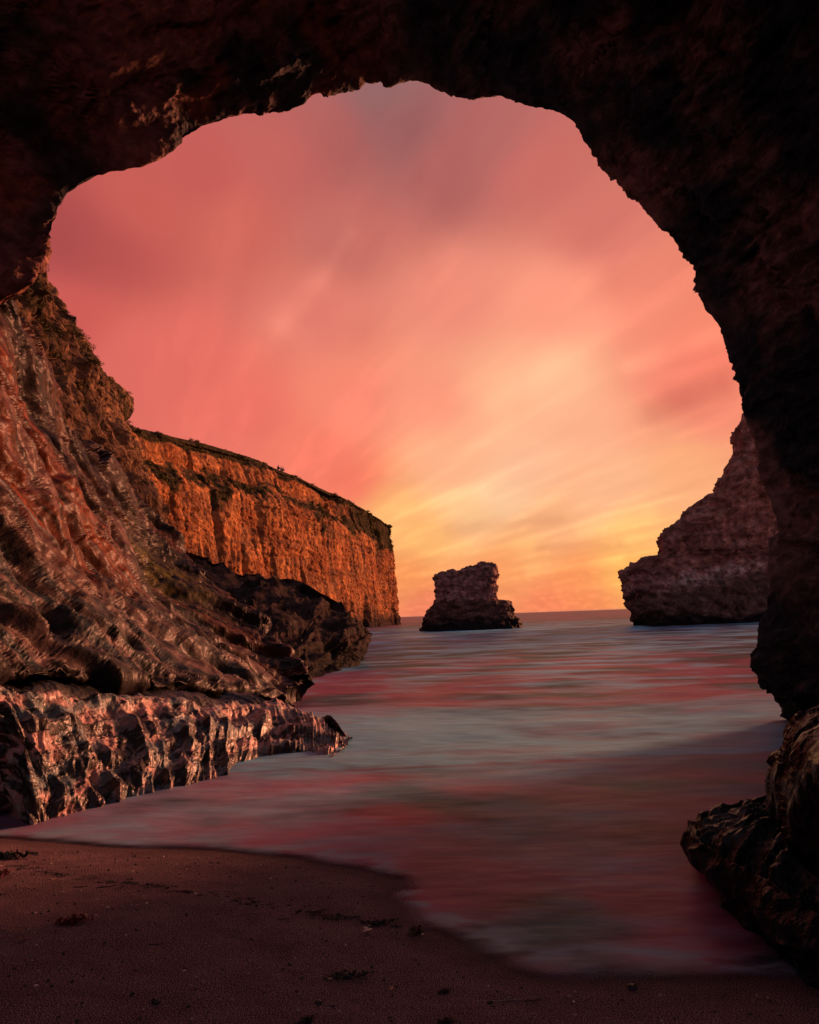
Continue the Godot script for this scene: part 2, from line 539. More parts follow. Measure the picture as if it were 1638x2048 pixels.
# ---------------------------------------------------------------- the cave
func build_arch() -> void:
	# the lip of the mouth, from the left foot over the top to the right foot: [px, py, metres away]
	var lip := px_row([[-560, 1900, 6.6], [-540, 1500, 6.8], [-470, 1150, 7.2], [-330, 900, 7.6], [-160, 720, 8.0], [0, 612, 8.4], [72, 560, 8.7], [98, 480, 9.0], [124, 398, 9.2], [190, 360, 9.4], [275, 338, 9.5],
		[335, 312, 9.6], [398, 272, 9.8], [470, 244, 10.0], [540, 236, 10.2], [585, 232, 10.3], [640, 203, 10.4], [700, 176, 10.5], [745, 163, 10.6], [776, 180, 10.6], [830, 166, 10.7], [880, 186, 10.7], [925, 205, 10.8],
		[1003, 206, 10.8], [1070, 220, 10.9], [1138, 244, 11.0], [1168, 290, 11.1], [1225, 360, 11.2], [1285, 430, 11.3], [1330, 485, 11.4], [1380, 545, 11.5], [1396, 600, 11.6], [1430, 655, 11.7], [1455, 730, 11.8], [1482, 830, 12.0],
		[1505, 890, 12.1], [1516, 960, 12.2], [1548, 1050, 12.2], [1530, 1085, 12.2], [1528, 1200, 12.2], [1508, 1250, 12.1], [1500, 1330, 12.0], [1518, 1380, 12.0], [1560, 1412, 12.1], [1595, 1450, 12.2], [1612, 1520, 12.3]])
	var n := lip.size()
	var rows := []
	var axis := Vector3(0.6, 2.5, 0)
	for w in [[-30.0, 2.4, 0.0], [-7.0, 2.4, 0.0], [-2.0, 1.5, 0.0], [-0.7, 1.13, 0.0], [0.0, 1.0, 0.0], [0.5, 1.03, 0.0], [1.3, 1.1, 0.0], [2.6, 1.22, 0.0], [4.6, 1.36, 0.0], [8.0, 1.42, 0.0], [12.0, 1.4, 0.0], [14.5, 1.5, 0.0], [16.0, 2.4, 0.0]]:
		var r := PackedVector3Array()
		for i in n:
			var p := lip[i]
			var q: Vector3 = axis + (p - axis) * w[1]
			var dz: float = w[0]
			var z := p.z + dz
			if dz == -30.0: z = 3.6                                    # the hull ends at the arch's landward side
			elif dz == -7.0: z = p.z - 1.0
			elif dz < 0.0: z = p.z + dz * 0.45 
			elif dz > 8.5: z = lerpf(p.z + dz, 3.0 + (dz - 14.5) * 0.4, ss(8.0, 14.0, dz))
			q.x -= (3.2 * (1.0 - exp(-maxf(dz, 0.0) * 0.9))) * ss(-3.2, -4.6, p.x) * (1.0 if dz < 8.5 else 0.0)
			var foot := 1.0 - ss(0.2, 2.2, p.y)
			q.y = lerpf(q.y, p.y, foot)
			if foot > 0.5 and q.y < 0.0: q.y = -0.8
			r.append(Vector3(q.x, q.y, z))
		rows.append(r)
	var usub := PackedInt32Array()
	for i in n - 1: usub.append(clampi(int(seen_at(lip[i]).distance_to(seen_at(lip[i + 1])) / 3.2), 6, 30) if i > 3 else 8)
	var s := sheet(rows, usub, PackedInt32Array([2, 4, 8, 10, 28, 48, 60, 36, 14, 10, 4, 2]))
	var disp := func(p: Vector3, nn: Vector3, u: float, v: float) -> float:
		if v < 3.0 or v > 11.0: return 0.0
		# beds dip to the left: a stretched frame
		var q := Vector3(p.x * 0.80 + p.y * 0.60, p.y * 0.80 - p.x * 0.60, p.z)
		var left := 1.0 - ss(15.0, 20.0, u)                     # the ceiling that catches the low sun is smoother
		var amp := 0.12 + 0.8 * lerpf(ss(4.0, 6.6, v), 0.6 * ss(5.2, 8.0, v), left)
		var f := 0.0
		var rough := (0.8 + 0.2 * ss(13.0, 20.0, u)) * (0.25 + 0.75 * ss(-0.15, 0.35, soft.get_noise_3d(p.x * 0.55, p.y * 0.55, p.z * 0.8 + 7.0)))
		f -= (0.5 + 0.5 * soft.get_noise_3d(p.x * 0.3, p.y * 0.3, p.z * 0.4)) * amp * 0.9
		f -= (0.5 - 0.5 * folds.get_noise_3d(q.x * 0.3, q.y * 0.8, q.z * 0.45)) * amp * 0.5
		f += cells.get_noise_3d(q.x * 0.45, q.y * 1.1, q.z * 0.8) * amp * 0.3
		f += cells.get_noise_3d(q.x * 1.2 + 9.0, q.y * 3.4, q.z * 2.0) * (0.06 + 0.05 * ss(4.0, 5.5, v)) * rough
		f += fbm.get_noise_3d(p.x * 1.3, p.y * 1.3, p.z * 1.3) * 0.11 * rough + fbm.get_noise_3d(p.x * 4.0, p.y * 4.0, p.z * 4.0) * 0.05 * (0.5 + rough)
		f += folds.get_noise_3d(q.x * 0.9, q.y * 3.0, q.z * 1.2) * (0.05 * rough + 0.16 * ss(4.2, 5.5, v))
		f += folds.get_noise_3d(q.x * 0.5 + 3.0, q.y * 1.4, q.z * 0.7) * 0.3 * ss(4.3, 6.0, v) * (1.0 - 0.7 * left)
		return f * ss(3.3, 3.96, v)
	var paint := func(p: Vector3, nn: Vector3, u: float, v: float, d: float) -> Color:
		var a := fbm.get_noise_3d(p.x * 0.5, p.y * 0.5, p.z * 0.5)
		var c := lin(0.07, 0.09, 0.115).lerp(lin(0.38, 0.25, 0.23), ss(-0.25, 0.35, a))
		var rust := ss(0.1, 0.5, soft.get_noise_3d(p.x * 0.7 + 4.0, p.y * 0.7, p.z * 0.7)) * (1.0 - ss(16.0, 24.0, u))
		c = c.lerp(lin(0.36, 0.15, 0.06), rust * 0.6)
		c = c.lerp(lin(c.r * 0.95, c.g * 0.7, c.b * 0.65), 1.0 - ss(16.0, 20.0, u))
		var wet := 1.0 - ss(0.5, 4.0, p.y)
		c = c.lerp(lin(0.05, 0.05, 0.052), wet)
		var vein := ss(0.93, 0.99, ridge.get_noise_3d(p.x * 0.5, p.y * 0.35, p.z * 0.9 + 3.0)) * 0.6
		return c.lerp(lin(0.3, 0.29, 0.29), vein)
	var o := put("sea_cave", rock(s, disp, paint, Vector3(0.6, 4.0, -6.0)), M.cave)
	tag(o, "dark rock arch of the sea cave framing the sky and the sea", "cave")


# ---------------------------------------------------------------- left side
func build_slope() -> void:
	var top := px_row([[-330, 300, 12.5], [-120, 480, 12.5], [0, 596, 13.2], [75, 735, 15.0], [150, 858, 17.2], [235, 962, 20.0], [312, 1062, 22.5], [400, 1142, 22.0], [500, 1236, 20.6], [575, 1308, 19.2], [624, 1360, 17.6]])
	var low := px_row([[-420, 1330, 6.2], [-200, 1325, 7.0], [0, 1330, 8.2], [110, 1341, 9.0], [210, 1352, 10.0], [300, 1360, 11.0], [390, 1370, 12.0], [460, 1377, 13.2], [530, 1384, 14.5], [590, 1389, 16.0], [626, 1393, 17.0]])
	var rows := []
	rows.append(moved(top, Vector3(-5.0, -2.0, -3.0)))
	rows.append(moved(top, Vector3(-0.9, -0.15, -0.5)))
	for t in [0.0, 0.2, 0.42, 0.65, 0.86, 1.0]:
		rows.append(lerp_rows(top, low, t, Vector3(-0.25, -0.12, 0.0) * sin(PI * t)))
	rows.append(moved(low, Vector3(-0.35, -0.12, -0.25)))
	rows.append(moved(low, Vector3(-1.6, -0.1, -1.0)))
	var s := sheet(rows, PackedInt32Array([6, 26, 44, 44, 44, 44, 40, 40, 36, 30]), PackedInt32Array([3, 14, 60, 66, 70, 64, 44, 16, 5]))
	var run := (at(262, 1180, 17.0) - at(0, 690, 13.4)).normalized()       # the way the water runs down it
	var cross := run.cross(Vector3(0.86, 0.47, 0.16)).normalized()
	var disp := func(p: Vector3, n: Vector3, u: float, v: float) -> float:
		var q := p.dot(cross)
		var r := p.dot(run)
		var f := 0.0
		f += soft.get_noise_3d(p.x * 0.22, p.y * 0.22, p.z * 0.18) * 0.4
		f += fbm.get_noise_2d(q * 0.6, r * 0.12 + 3.0) * 0.2
		f += fbm.get_noise_2d(q * 2.4 + 9.0, r * 0.9) * 0.05
		f += fbm.get_noise_3d(p.x * 1.6, p.y * 1.6, p.z * 1.6) * 0.06
		f -= 0.05 * ss(0.16, 0.02, cracks.get_noise_3d(p.x * 0.5, p.y * 0.5, p.z * 0.35) + 1.0)
		f += folds.get_noise_3d(p.x * 1.1, p.y * 1.1, p.z * 0.8) * 0.05
		# worn edges of the beds: each bed laps over the next
		var bed := fposmod(q * 0.55 + 0.5 * fbm.get_noise_2d(q * 0.2, r * 0.12), 1.0)
		f += (bed * (1.0 - ss(0.82, 1.0, bed)) - 0.4) * 0.26
		f += folds.get_noise_2d(q * 1.3, r * 0.25) * 0.05
		f -= 0.08 * ss(0.9, 0.98, folds.get_noise_2d(q * 0.35 + 2.0, r * 0.1))
		# flutes where the waves polish it, and a rough broken top
		var polish := ss(4.6, 6.2, v)
		var g := fposmod(q * 1.15 + 0.4 * soft.get_noise_2d(q, r * 0.5), 1.0)
		f += polish * ((2.0 * g - 1.0) * (2.0 * g - 1.0) - 0.4) * 0.06 * (0.6 + 0.7 * soft.get_noise_2d(u, v * 2.0))
		f += (1.0 - ss(2.0, 2.6, v)) * cells.get_noise_3d(p.x * 1.2, p.y * 0.8, p.z * 0.8) * 0.16
		# the ledge of a broken bed, upper left
		f += 0.26 * ss(0.0, 0.2, v - 3.35 - 0.16 * u - 0.2 * soft.get_noise_2d(u * 2.0, 5.0)) * (1.0 - ss(0.3, 0.8, v - 3.35 - 0.16 * u)) * (1.0 - ss(3.6, 4.4, u))
		return f
	var q0 := at(60, 905, 13.0).dot(cross)
	var q1 := at(60, 1010, 11.4).dot(cross)
	var moss_at := at(335, 1125, 19.0)
	var paint := func(p: Vector3, n: Vector3, u: float, v: float, d: float) -> Color:
		var q := p.dot(cross)
		var r := p.dot(run)
		var st := fbm.get_noise_2d(q * 0.8, r * 0.09)
		var s2 := fbm.get_noise_2d(q * 3.0 + 40.0, r * 0.22)
		var s3 := fbm.get_noise_2d(q * 7.0 + 20.0, r * 0.5)
		var blot := fbm.get_noise_3d(p.x * 0.45, p.y * 0.45, p.z * 0.35)
		var c := lin(0.024, 0.015, 0.015).lerp(lin(0.085, 0.044, 0.042), ss(-0.22, 0.28, st + 0.5 * s3))
		c = c.lerp(lin(0.012, 0.010, 0.010), ss(0.0, 0.1, -s2 - 0.08) * 0.9)
		c = c.lerp(lin(0.012, 0.010, 0.010), ss(0.04, 0.16, blot) * 0.85)
		var upper := (1.0 - ss(4.8, 6.2, v)) * (1.0 - ss(4.0, 6.2, u))
		var wob := 0.3 * soft.get_noise_1d(r * 0.4)
		var rust := maxf(bump(q, q0 + wob, 0.75), 0.9 * bump(q, q1 + wob, 0.5)) * upper
		c = c.lerp(lin(0.36, 0.078, 0.012), clampf(rust * (0.9 + 1.6 * s3 + s2), 0.0, 0.95))
		var r2 := ss(0.05, 0.4, fbm.get_noise_2d(q * 0.7 + 11.0, r * 0.09) + 0.5 * s3) * (1.0 - ss(5.4, 6.6, v))
		c = c.lerp(lin(0.15, 0.036, 0.012), r2 * 0.65)
		var pink := ss(0.12, 0.4, fbm.get_noise_2d(q * 1.5 + 31.0, r * 0.12) + 0.3 * s3) * ss(3.0, 4.2, v)
		c = c.lerp(lin(0.27, 0.155, 0.15), pink * 0.8)
		var vein := ss(0.86, 0.95, folds.get_noise_2d(q * 0.5 + 3.0, r * 0.035)) * ss(2.2, 3.0, v)
		c = c.lerp(lin(0.26, 0.29, 0.30), vein * 0.8)
		var grey := ss(4.7, 6.0, v + 0.9 * fbm.get_noise_2d(u * 1.4, v) + 0.5 * ss(3.0, 0.0, u))
		c = c.lerp(lin(0.045, 0.065, 0.07).lerp(lin(0.24, 0.17, 0.16), ss(-0.12, 0.3, s2 + 0.4 * s3)), grey * 0.85)
		c = c * (0.78 - 0.3 * ss(0.5, 0.9, fposmod(q * 0.55 + 0.5 * fbm.get_noise_2d(q * 0.2, r * 0.12), 1.0)))
		# dark weed, in patches along the foot
		var weed := ss(0.14, 0.3, fbm.get_noise_3d(p.x * 1.3, p.y * 2.6, p.z * 1.3) + 0.25 * ss(6.3, 7.2, v) - 0.1) * ss(5.2, 6.4, v)
		c = c.lerp(lin(0.016, 0.015, 0.014), weed * 0.9)
		c = c.lerp(lin(0.012, 0.011, 0.011), ss(6.82, 6.98, v + 0.12 * soft.get_noise_2d(u * 2.0, 3.0)))  # not weed: shade of the crevice painted black under the slab's foot
		var far := p.distance_to(moss_at)
		c = c.lerp(lin(0.15, 0.14, 0.02), exp(-far * far / 1.8) * ss(-0.1, 0.25, fbm.get_noise_3d(p.x * 1.2, p.y * 1.2, p.z * 1.2) + 0.12) * 0.85)
		return c
	# its own axes follow the beds, so that the grain of the stone runs down the slab
	var beds := Basis(run, cross, run.cross(cross)).orthonormalized()
	var skin := rock(s, disp, paint, EYE + Vector3(4, 2, 0), false, [[97, 1235, 0.28, 0.42], [262, 1290, 0.2, 0.32], [445, 1340, 0.55, 0.6], [170, 1030, 0.4, 0.25]])
	var o := put("rock_slope", turned(skin, beds), M.slope)
	o.basis = beds
	tag(o, "large tilted rust streaked rock slab at the left, above the fluted ledge", "rock slope")


func build_ledge() -> void:
	var top := px_row([[-200, 1370, 6.6], [-40, 1366, 7.5], [40, 1370, 8.0], [125, 1380, 8.7], [215, 1386, 9.4], [300, 1390, 10.1], [390, 1396, 10.9], [470, 1402, 11.7], [545, 1402, 12.5], [620, 1422, 12.6], [668, 1452, 12.2], [694, 1478, 11.6]])
	var low := px_row([[-160, 1600, 7.2], [0, 1560, 7.6], [66, 1652, 0], [140, 1632, 0], [215, 1610, 0], [290, 1594, 0], [360, 1578, 0], [430, 1560, 0], [500, 1540, 0], [575, 1532, 0], [632, 1534, 0], [672, 1512, 0]])
	var rows := []
	rows.append(moved(top, Vector3(-3.0, 0.25, -2.0)))
	rows.append(moved(top, Vector3(-0.9, 0.05, -0.6)))
	for t in [0.0, 0.25, 0.5, 0.75, 1.0]:
		rows.append(lerp_rows(top, low, t, Vector3(0.10, 0.06, 0.03) * sin(PI * t)))
	rows.append(moved(low, Vector3(0.0, -0.3, 0.0)))
	rows.append(moved(low, Vector3(-1.5, -0.9, -1.2)))
	var s := sheet(rows, PackedInt32Array([10, 24, 44, 44, 44, 44, 44, 42, 40, 36, 30]), PackedInt32Array([4, 20, 56, 62, 62, 62, 14, 4]))
	# where black mussels and weed hold on: ragged bands, thicker low down
	var weed_at := func(p: Vector3, u: float, w: float) -> float:
		var m := 0.8 * fbm.get_noise_2d(u * 1.1 + 3.0, w * 2.2) + 0.42 * fbm.get_noise_3d(p.x * 7.0, p.y * 9.0, p.z * 7.0)
		m += 0.16 * (bump(fposmod(w * 0.95 + 0.07 * u, 1.0), 0.5, 0.2) - 0.45) + 0.08 * ss(0.6, 2.4, w)
		m -= 0.2 * ss(8.4, 9.4, u) * (1.0 - ss(3.2, 3.8, w))
		return m - 0.25 * (1.0 - ss(0.7, 1.5, w))
	var disp := func(p: Vector3, n: Vector3, u: float, v: float) -> float:
		var w := v - 2.0
		var a := u - w * 0.36 + 0.02 * w * w
		var f := 0.0
		# scalloped flutes with sharp crests, closer together towards the tip
		var k := a * (1.0 + 0.06 * a) + 0.5 * soft.get_noise_2d(a * 0.55, w * 0.3)
		var g := fposmod(k * 1.05, 1.0)
		var cusp := pow(absf(2.0 * g - 1.0), 1.7)
		f += (cusp - 0.35) * 0.10 * ss(0.1, 1.0, w) * (1.0 - 0.8 * ss(7.4, 8.8, u)) * (0.75 + 0.6 * soft.get_noise_2d(u * 0.7, w * 0.7 + 5.0))
		var g2 := fposmod(k * 3.0 + 0.3, 1.0)
		f += ((2.0 * g2 - 1.0) * (2.0 * g2 - 1.0) - 0.35) * 0.028 * ss(4.5, 7.0, u)
		f += soft.get_noise_2d(u * 0.6, w * 0.7) * 0.12
		f += fbm.get_noise_2d(a * 2.6, w * 0.9) * 0.06
		f += fbm.get_noise_3d(p.x * 1.3, p.y * 1.3, p.z * 1.3) * 0.05
		f += 0.012 * ss(-0.02, 0.06, weed_at.call(p, u, w))
		# hollow under the right-hand tip, and the notch above it
		f -= 0.75 * bump(u, 9.0, 1.1) * bump(w, 3.7, 0.62)
		f -= 0.22 * bump(u, 8.0, 1.1) * bump(w, 2.1 + 0.1 * soft.get_noise_1d(u * 3.0), 0.26)
		f -= 0.25 * bump(w, -0.15, 0.22)
		return f
	var paint := func(p: Vector3, n: Vector3, u: float, v: float, d: float) -> Color:
		var w := v - 2.0
		var s1 := fbm.get_noise_3d(p.x * 1.6, p.y * 1.6, p.z * 1.6)
		var s2 := fbm.get_noise_3d(p.x * 6.0, p.y * 2.0, p.z * 6.0)
		var c := lin(0.17, 0.225, 0.235).lerp(lin(0.62, 0.37, 0.33), ss(-0.25, 0.35, s1 + 0.4 * s2))
		# black mussels and weed: ragged bands, thicker low down
		var weed := ss(-0.02, 0.03, weed_at.call(p, u, w))
		c = c.lerp(lin(0.013, 0.012, 0.012), weed * 0.94)
		c = c.lerp(lin(0.012, 0.012, 0.012), 1.0 - ss(0.12, 0.34, w + 0.2 * soft.get_noise_2d(u * 3.0, 1.0)))  # crevice shade, painted black along the ledge's top
		return c
	var o := put("rock_ledge", rock(s, disp, paint, EYE + Vector3(4, 1, 0)), M.wet)
	tag(o, "low wet ledge of fluted grey rock with black mussel bands at the water's edge, left", "rock ledge")


func build_bench() -> void:
	var top := px_row([[240, 1060, 46.0], [300, 1078, 44.0], [365, 1098, 42.0], [440, 1122, 40.0], [520, 1143, 39.0], [590, 1160, 38.0], [646, 1186, 36.4], [692, 1216, 34.8], [716, 1262, 33.2], [690, 1262, 38.0], [560, 1240, 46.0]])
	var low := px_row([[240, 1330, 25.0], [300, 1334, 25.0], [380, 1344, 24.0], [450, 1356, 23.0], [530, 1374, 0], [600, 1366, 0], [646, 1352, 0], [690, 1340, 0], [722, 1324, 0], [700, 1300, 0], [600, 1285, 0]])
	var rows := []
	rows.append(moved(top, Vector3(-6, -1.0, -6)))
	rows.append(moved(top, Vector3(-1.0, 0.05, -1.2)))
	for t in [0.0, 0.25, 0.5, 0.75, 1.0]:
		rows.append(lerp_rows(top, low, t, Vector3(0.5, 0.45, 0.3) * sin(PI * t)))
	rows.append(moved(low, Vector3(0, -0.9, 0)))
	var s := sheet(rows, even(10, 30), PackedInt32Array([3, 12, 40, 40, 40, 40, 6]))
	var disp := func(p: Vector3, n: Vector3, u: float, v: float) -> float:
		var q := Vector3(p.x * 0.9 + p.y * 0.45, p.y * 0.9 - p.x * 0.45, p.z)
		var f := soft.get_noise_3d(p.x * 0.25, p.y * 0.25, p.z * 0.25) * 0.7
		f += cells.get_noise_3d(q.x * 0.3, q.y * 1.3, q.z * 0.3) * 0.14
		f += cells.get_noise_3d(q.x * 0.9, q.y * 2.0, q.z * 0.9) * 0.05
		f += folds.get_noise_3d(q.x * 0.3, q.y * 1.0, q.z * 0.3) * 0.25
		f += fbm.get_noise_3d(p.x * 0.9, p.y * 0.9, p.z * 0.9) * 0.2 - 0.45
		return f
	var paint := func(p: Vector3, n: Vector3, u: float, v: float, d: float) -> Color:
		var a := fbm.get_noise_3d(p.x * 0.5, p.y * 0.8, p.z * 0.5)
		var c := lin(0.035, 0.024, 0.022).lerp(lin(0.075, 0.046, 0.038), ss(-0.25, 0.4, a))
		c = c.lerp(lin(0.2, 0.11, 0.06), ss(0.12, 0.45, a) * (1.0 - ss(2.0, 3.6, v)) * 0.8)
		var vein := ss(0.92, 0.97, ridge.get_noise_3d(p.x * 0.35, p.y * 0.4, p.z * 0.2)) * (1.0 - ss(5.0, 6.2, u)) * ss(2.0, 2.6, v)
		c = c.lerp(lin(0.3, 0.28, 0.28), vein * 0.7)
		return c.lerp(lin(0.014, 0.013, 0.013), 1.0 - ss(0.3, 1.5, p.y))
	var o := put("rock_bench", rock(s, disp, paint, EYE + Vector3(8, 10, 0)), M.black)
	tag(o, "low dark rock bench jutting into the sea between the tilted slab and the sunlit cliff", "rock bench")


func outward(line: PackedVector3Array, i: int) -> Vector3:
	var d := line[mini(i + 1, line.size() - 1)] - line[maxi(i - 1, 0)]
	return Vector3(-d.z, 0, d.x).normalized()

func cliff_rows(top: PackedVector3Array, profile: Array, shrink: Array) -> Array:
	var rows := []
	for e in profile:
		var r := PackedVector3Array()
		for i in top.size():
			var out := outward(top, i)
			var k: float = shrink[i]
			var off: float = e[1]
			if off > 0.0: off *= k
			var p := top[i] + out * off
			p.y = top[i].y * e[0] if e[0] >= 0.0 else e[0]
			rows.size()
			r.append(p)
		rows.append(r)
	return rows


func build_near_cliff() -> void:
	var top := px_row([[-420, 60, 25.0], [-160, 280, 28.0], [0, 470, 31.0], [66, 560, 34.0], [112, 622, 37.0], [160, 690, 42.0], [204, 768, 48.5], [232, 826, 55.0], [241, 856, 60.0], [236, 862, 65.0], [180, 862, 74.0]])
	var rows := cliff_rows(top, [[-0.9, 9.0], [0.1, 8.0], [0.3, 5.6], [0.52, 3.6], [0.74, 1.8], [0.9, 0.7], [1.0, 0.0], [1.02, -1.5], [1.04, -5.0], [0.96, -22.0]], [1, 1, 1, 1, 1, 1, 0.95, 0.9, 0.85, 0.8, 0.8])
	var s := sheet(rows, even(10, 34), PackedInt32Array([4, 30, 34, 34, 34, 28, 12, 6, 3]))
	var disp := func(p: Vector3, n: Vector3, u: float, v: float) -> float:
		if v > 8.2: return 0.0
		var f := soft.get_noise_3d(p.x * 0.14, p.y * 0.1, p.z * 0.14) * 1.0
		f += ridge.get_noise_3d(p.x * 0.3, p.y * 0.08, p.z * 0.3) * 0.7
		f += cells.get_noise_3d(p.x * 0.6, p.y * 0.35, p.z * 0.6) * 0.34
		f += fbm.get_noise_3d(p.x * 0.8, p.y * 0.45, p.z * 0.8) * 0.5
		f += ridge.get_noise_3d(p.x * 1.2 + 5.0, p.y * 0.5, p.z * 1.2) * 0.22
		return f * (1.0 - ss(6.6, 8.0, v) * 0.6)
	var paint := func(p: Vector3, n: Vector3, u: float, v: float, d: float) -> Color:
		var a := fbm.get_noise_3d(p.x * 0.5, p.y * 0.22, p.z * 0.5)
		var b := fbm.get_noise_3d(p.x * 1.6, p.y * 0.7, p.z * 1.6)
		var c := lin(0.17, 0.10, 0.06).lerp(lin(0.32, 0.19, 0.105), ss(-0.25, 0.4, a + 0.4 * b))
		var green := ss(0.0, 0.3, fbm.get_noise_3d(p.x * 0.3 + 5.0, p.y * 0.25, p.z * 0.3) + (v - 4.6) * 0.14)
		c = c.lerp(lin(0.05, 0.045, 0.022), green * 0.8)
		c = c.lerp(lin(0.07, 0.05, 0.045), 1.0 - ss(1.0, 2.4, v))
		return c
	var o := thing("near_cliff", "steep brown scrubby cliff rising under the arch at the upper left, behind the slab", "cliff")
	var face := put("rock_face", rock(s, disp, paint, EYE + Vector3(10, 6, 0)), M.cliff, o)
	scrub(face.mesh, o, 800, 0.16, 0.42, func(p: Vector3) -> float: return ss(0.0, 0.35, fbm.get_noise_3d(p.x * 0.3 + 5.0, p.y * 0.25, p.z * 0.3) + (p.y - 11.0) * 0.045))


func build_far_cliff() -> void:
	var top := px_row([[60, 838, 72.0], [170, 842, 80.0], [250, 854, 89.0], [330, 872, 98.0], [420, 891, 108.0], [500, 916, 118.0], [560, 941, 127.0], [622, 966, 138.0], [690, 999, 152.0], [738, 1026, 166.0], [772, 1048, 177.0], [776, 1054, 184.0], [720, 1070, 196.0]])
	var rows := cliff_rows(top, [[-0.9, 10.0], [0.03, 9.6], [0.12, 8.8], [0.28, 7.6], [0.45, 6.9], [0.6, 6.5], [0.72, 6.0], [0.79, 4.2], [0.845, 2.6], [0.86, 2.2], [0.945, 1.5], [0.975, 0.8], [1.0, 0.0], [1.02, -5.0], [1.0, -40.0]], [1, 1, 1, 1, 1, 1, 0.95, 0.85, 0.65, 0.42, 0.26, 0.26, 0.3])
	var s := sheet(rows, PackedInt32Array([8, 24, 40, 44, 44, 44, 44, 44, 44, 40, 30, 12]), PackedInt32Array([3, 14, 24, 26, 24, 20, 14, 12, 6, 14, 8, 8, 4, 2]))
	var disp := func(p: Vector3, n: Vector3, u: float, v: float) -> float:
		if v > 12.5: return 0.0
		var f := soft.get_noise_3d(p.x * 0.06, p.y * 0.03, p.z * 0.06) * 1.2
		var along := p.z * 0.93 - p.x * 0.37
		var g := ridge.get_noise_3d(along * 0.09, p.y * 0.012, 3.0)
		f -= ss(0.45, 0.95, g) * 1.0 * (1.0 - ss(9.0, 11.0, v))
		f += folds.get_noise_3d(along * 0.4, p.y * 0.05, 9.0) * 0.14
		f += cells.get_noise_3d(p.x * 0.4, p.y * 0.3, p.z * 0.4) * 0.1
		f += folds.get_noise_3d(along * 1.1, p.y * 0.09, 5.0) * 0.16
		f += fbm.get_noise_3d(p.x * 0.7, p.y * 0.4, p.z * 0.7) * 0.24
		f += cells.get_noise_3d(p.x * 0.1, p.y * 1.5, p.z * 0.1) * 0.18
		f += 0.5 * ss(0.0, 1.0, 1.0 - absf(p.y - 3.2) * 0.9) * soft.get_noise_1d(along * 0.2)
		f -= 0.7
		return f * (1.0 - 0.75 * ss(11.0, 12.3, v))
	var green_at := func(p: Vector3, u: float, v: float) -> float:
		var k := fbm.get_noise_3d(p.x * 0.12, p.y * 0.12, p.z * 0.12)
		var cap := ss(10.2, 10.6, v + 1.2 * k)
		var band := ss(6.1, 6.6, v + 2.4 * k) * (1.0 - ss(8.2, 8.9, v + 2.0 * k)) * ss(-0.4, -0.1, fbm.get_noise_3d(p.x * 0.25, p.y * 0.3, p.z * 0.25))
		var scarp_end := ss(7.4, 8.4, u) * ss(6.2, 6.9, v)
		return clampf(maxf(maxf(cap, band), scarp_end), 0.0, 1.0)
	var paint := func(p: Vector3, n: Vector3, u: float, v: float, d: float) -> Color:
		var a := fbm.get_noise_3d(p.x * 0.22, p.y * 0.12, p.z * 0.22)
		var b := fbm.get_noise_3d(p.x * 0.9, p.y * 0.5, p.z * 0.9)
		var c := lin(0.33, 0.125, 0.05).lerp(lin(0.63, 0.28, 0.105), ss(-0.3, 0.35, a + 0.5 * b))
		c = c.lerp(lin(0.2, 0.12, 0.075), ss(0.12, 0.4, cells.get_noise_3d(p.x * 0.1, p.y * 0.9, p.z * 0.1)) * 0.4)
		var stain := ss(0.15, 0.5, fbm.get_noise_3d((p.z - p.x * 0.4) * 0.22, p.y * 0.03, 7.0)) * 0.6
		c = c.lerp(lin(0.13, 0.085, 0.06), stain)
		c = c.lerp(lin(0.04, 0.042, 0.02), green_at.call(p, u, v) * 0.95)
		return c.lerp(lin(0.05, 0.035, 0.03), 1.0 - ss(1.2, 4.5, p.y + 2.0 * a))
	var o := thing("far_cliff", "long orange sunlit sea cliff with a dark green top, left of the sea stack", "cliff")
	var face := put("rock_face", rock(s, disp, paint, EYE + Vector3(60, 6, -60)), M.far, o)
	M.crest = face.mesh
	var seats := [crest(face.mesh, 558.5), crest(face.mesh, 563.5), crest(face.mesh, 567.0)]
	scrub(face.mesh, o, 2600, 0.2, 0.6, func(p: Vector3) -> float: return 0.0, true, seats)


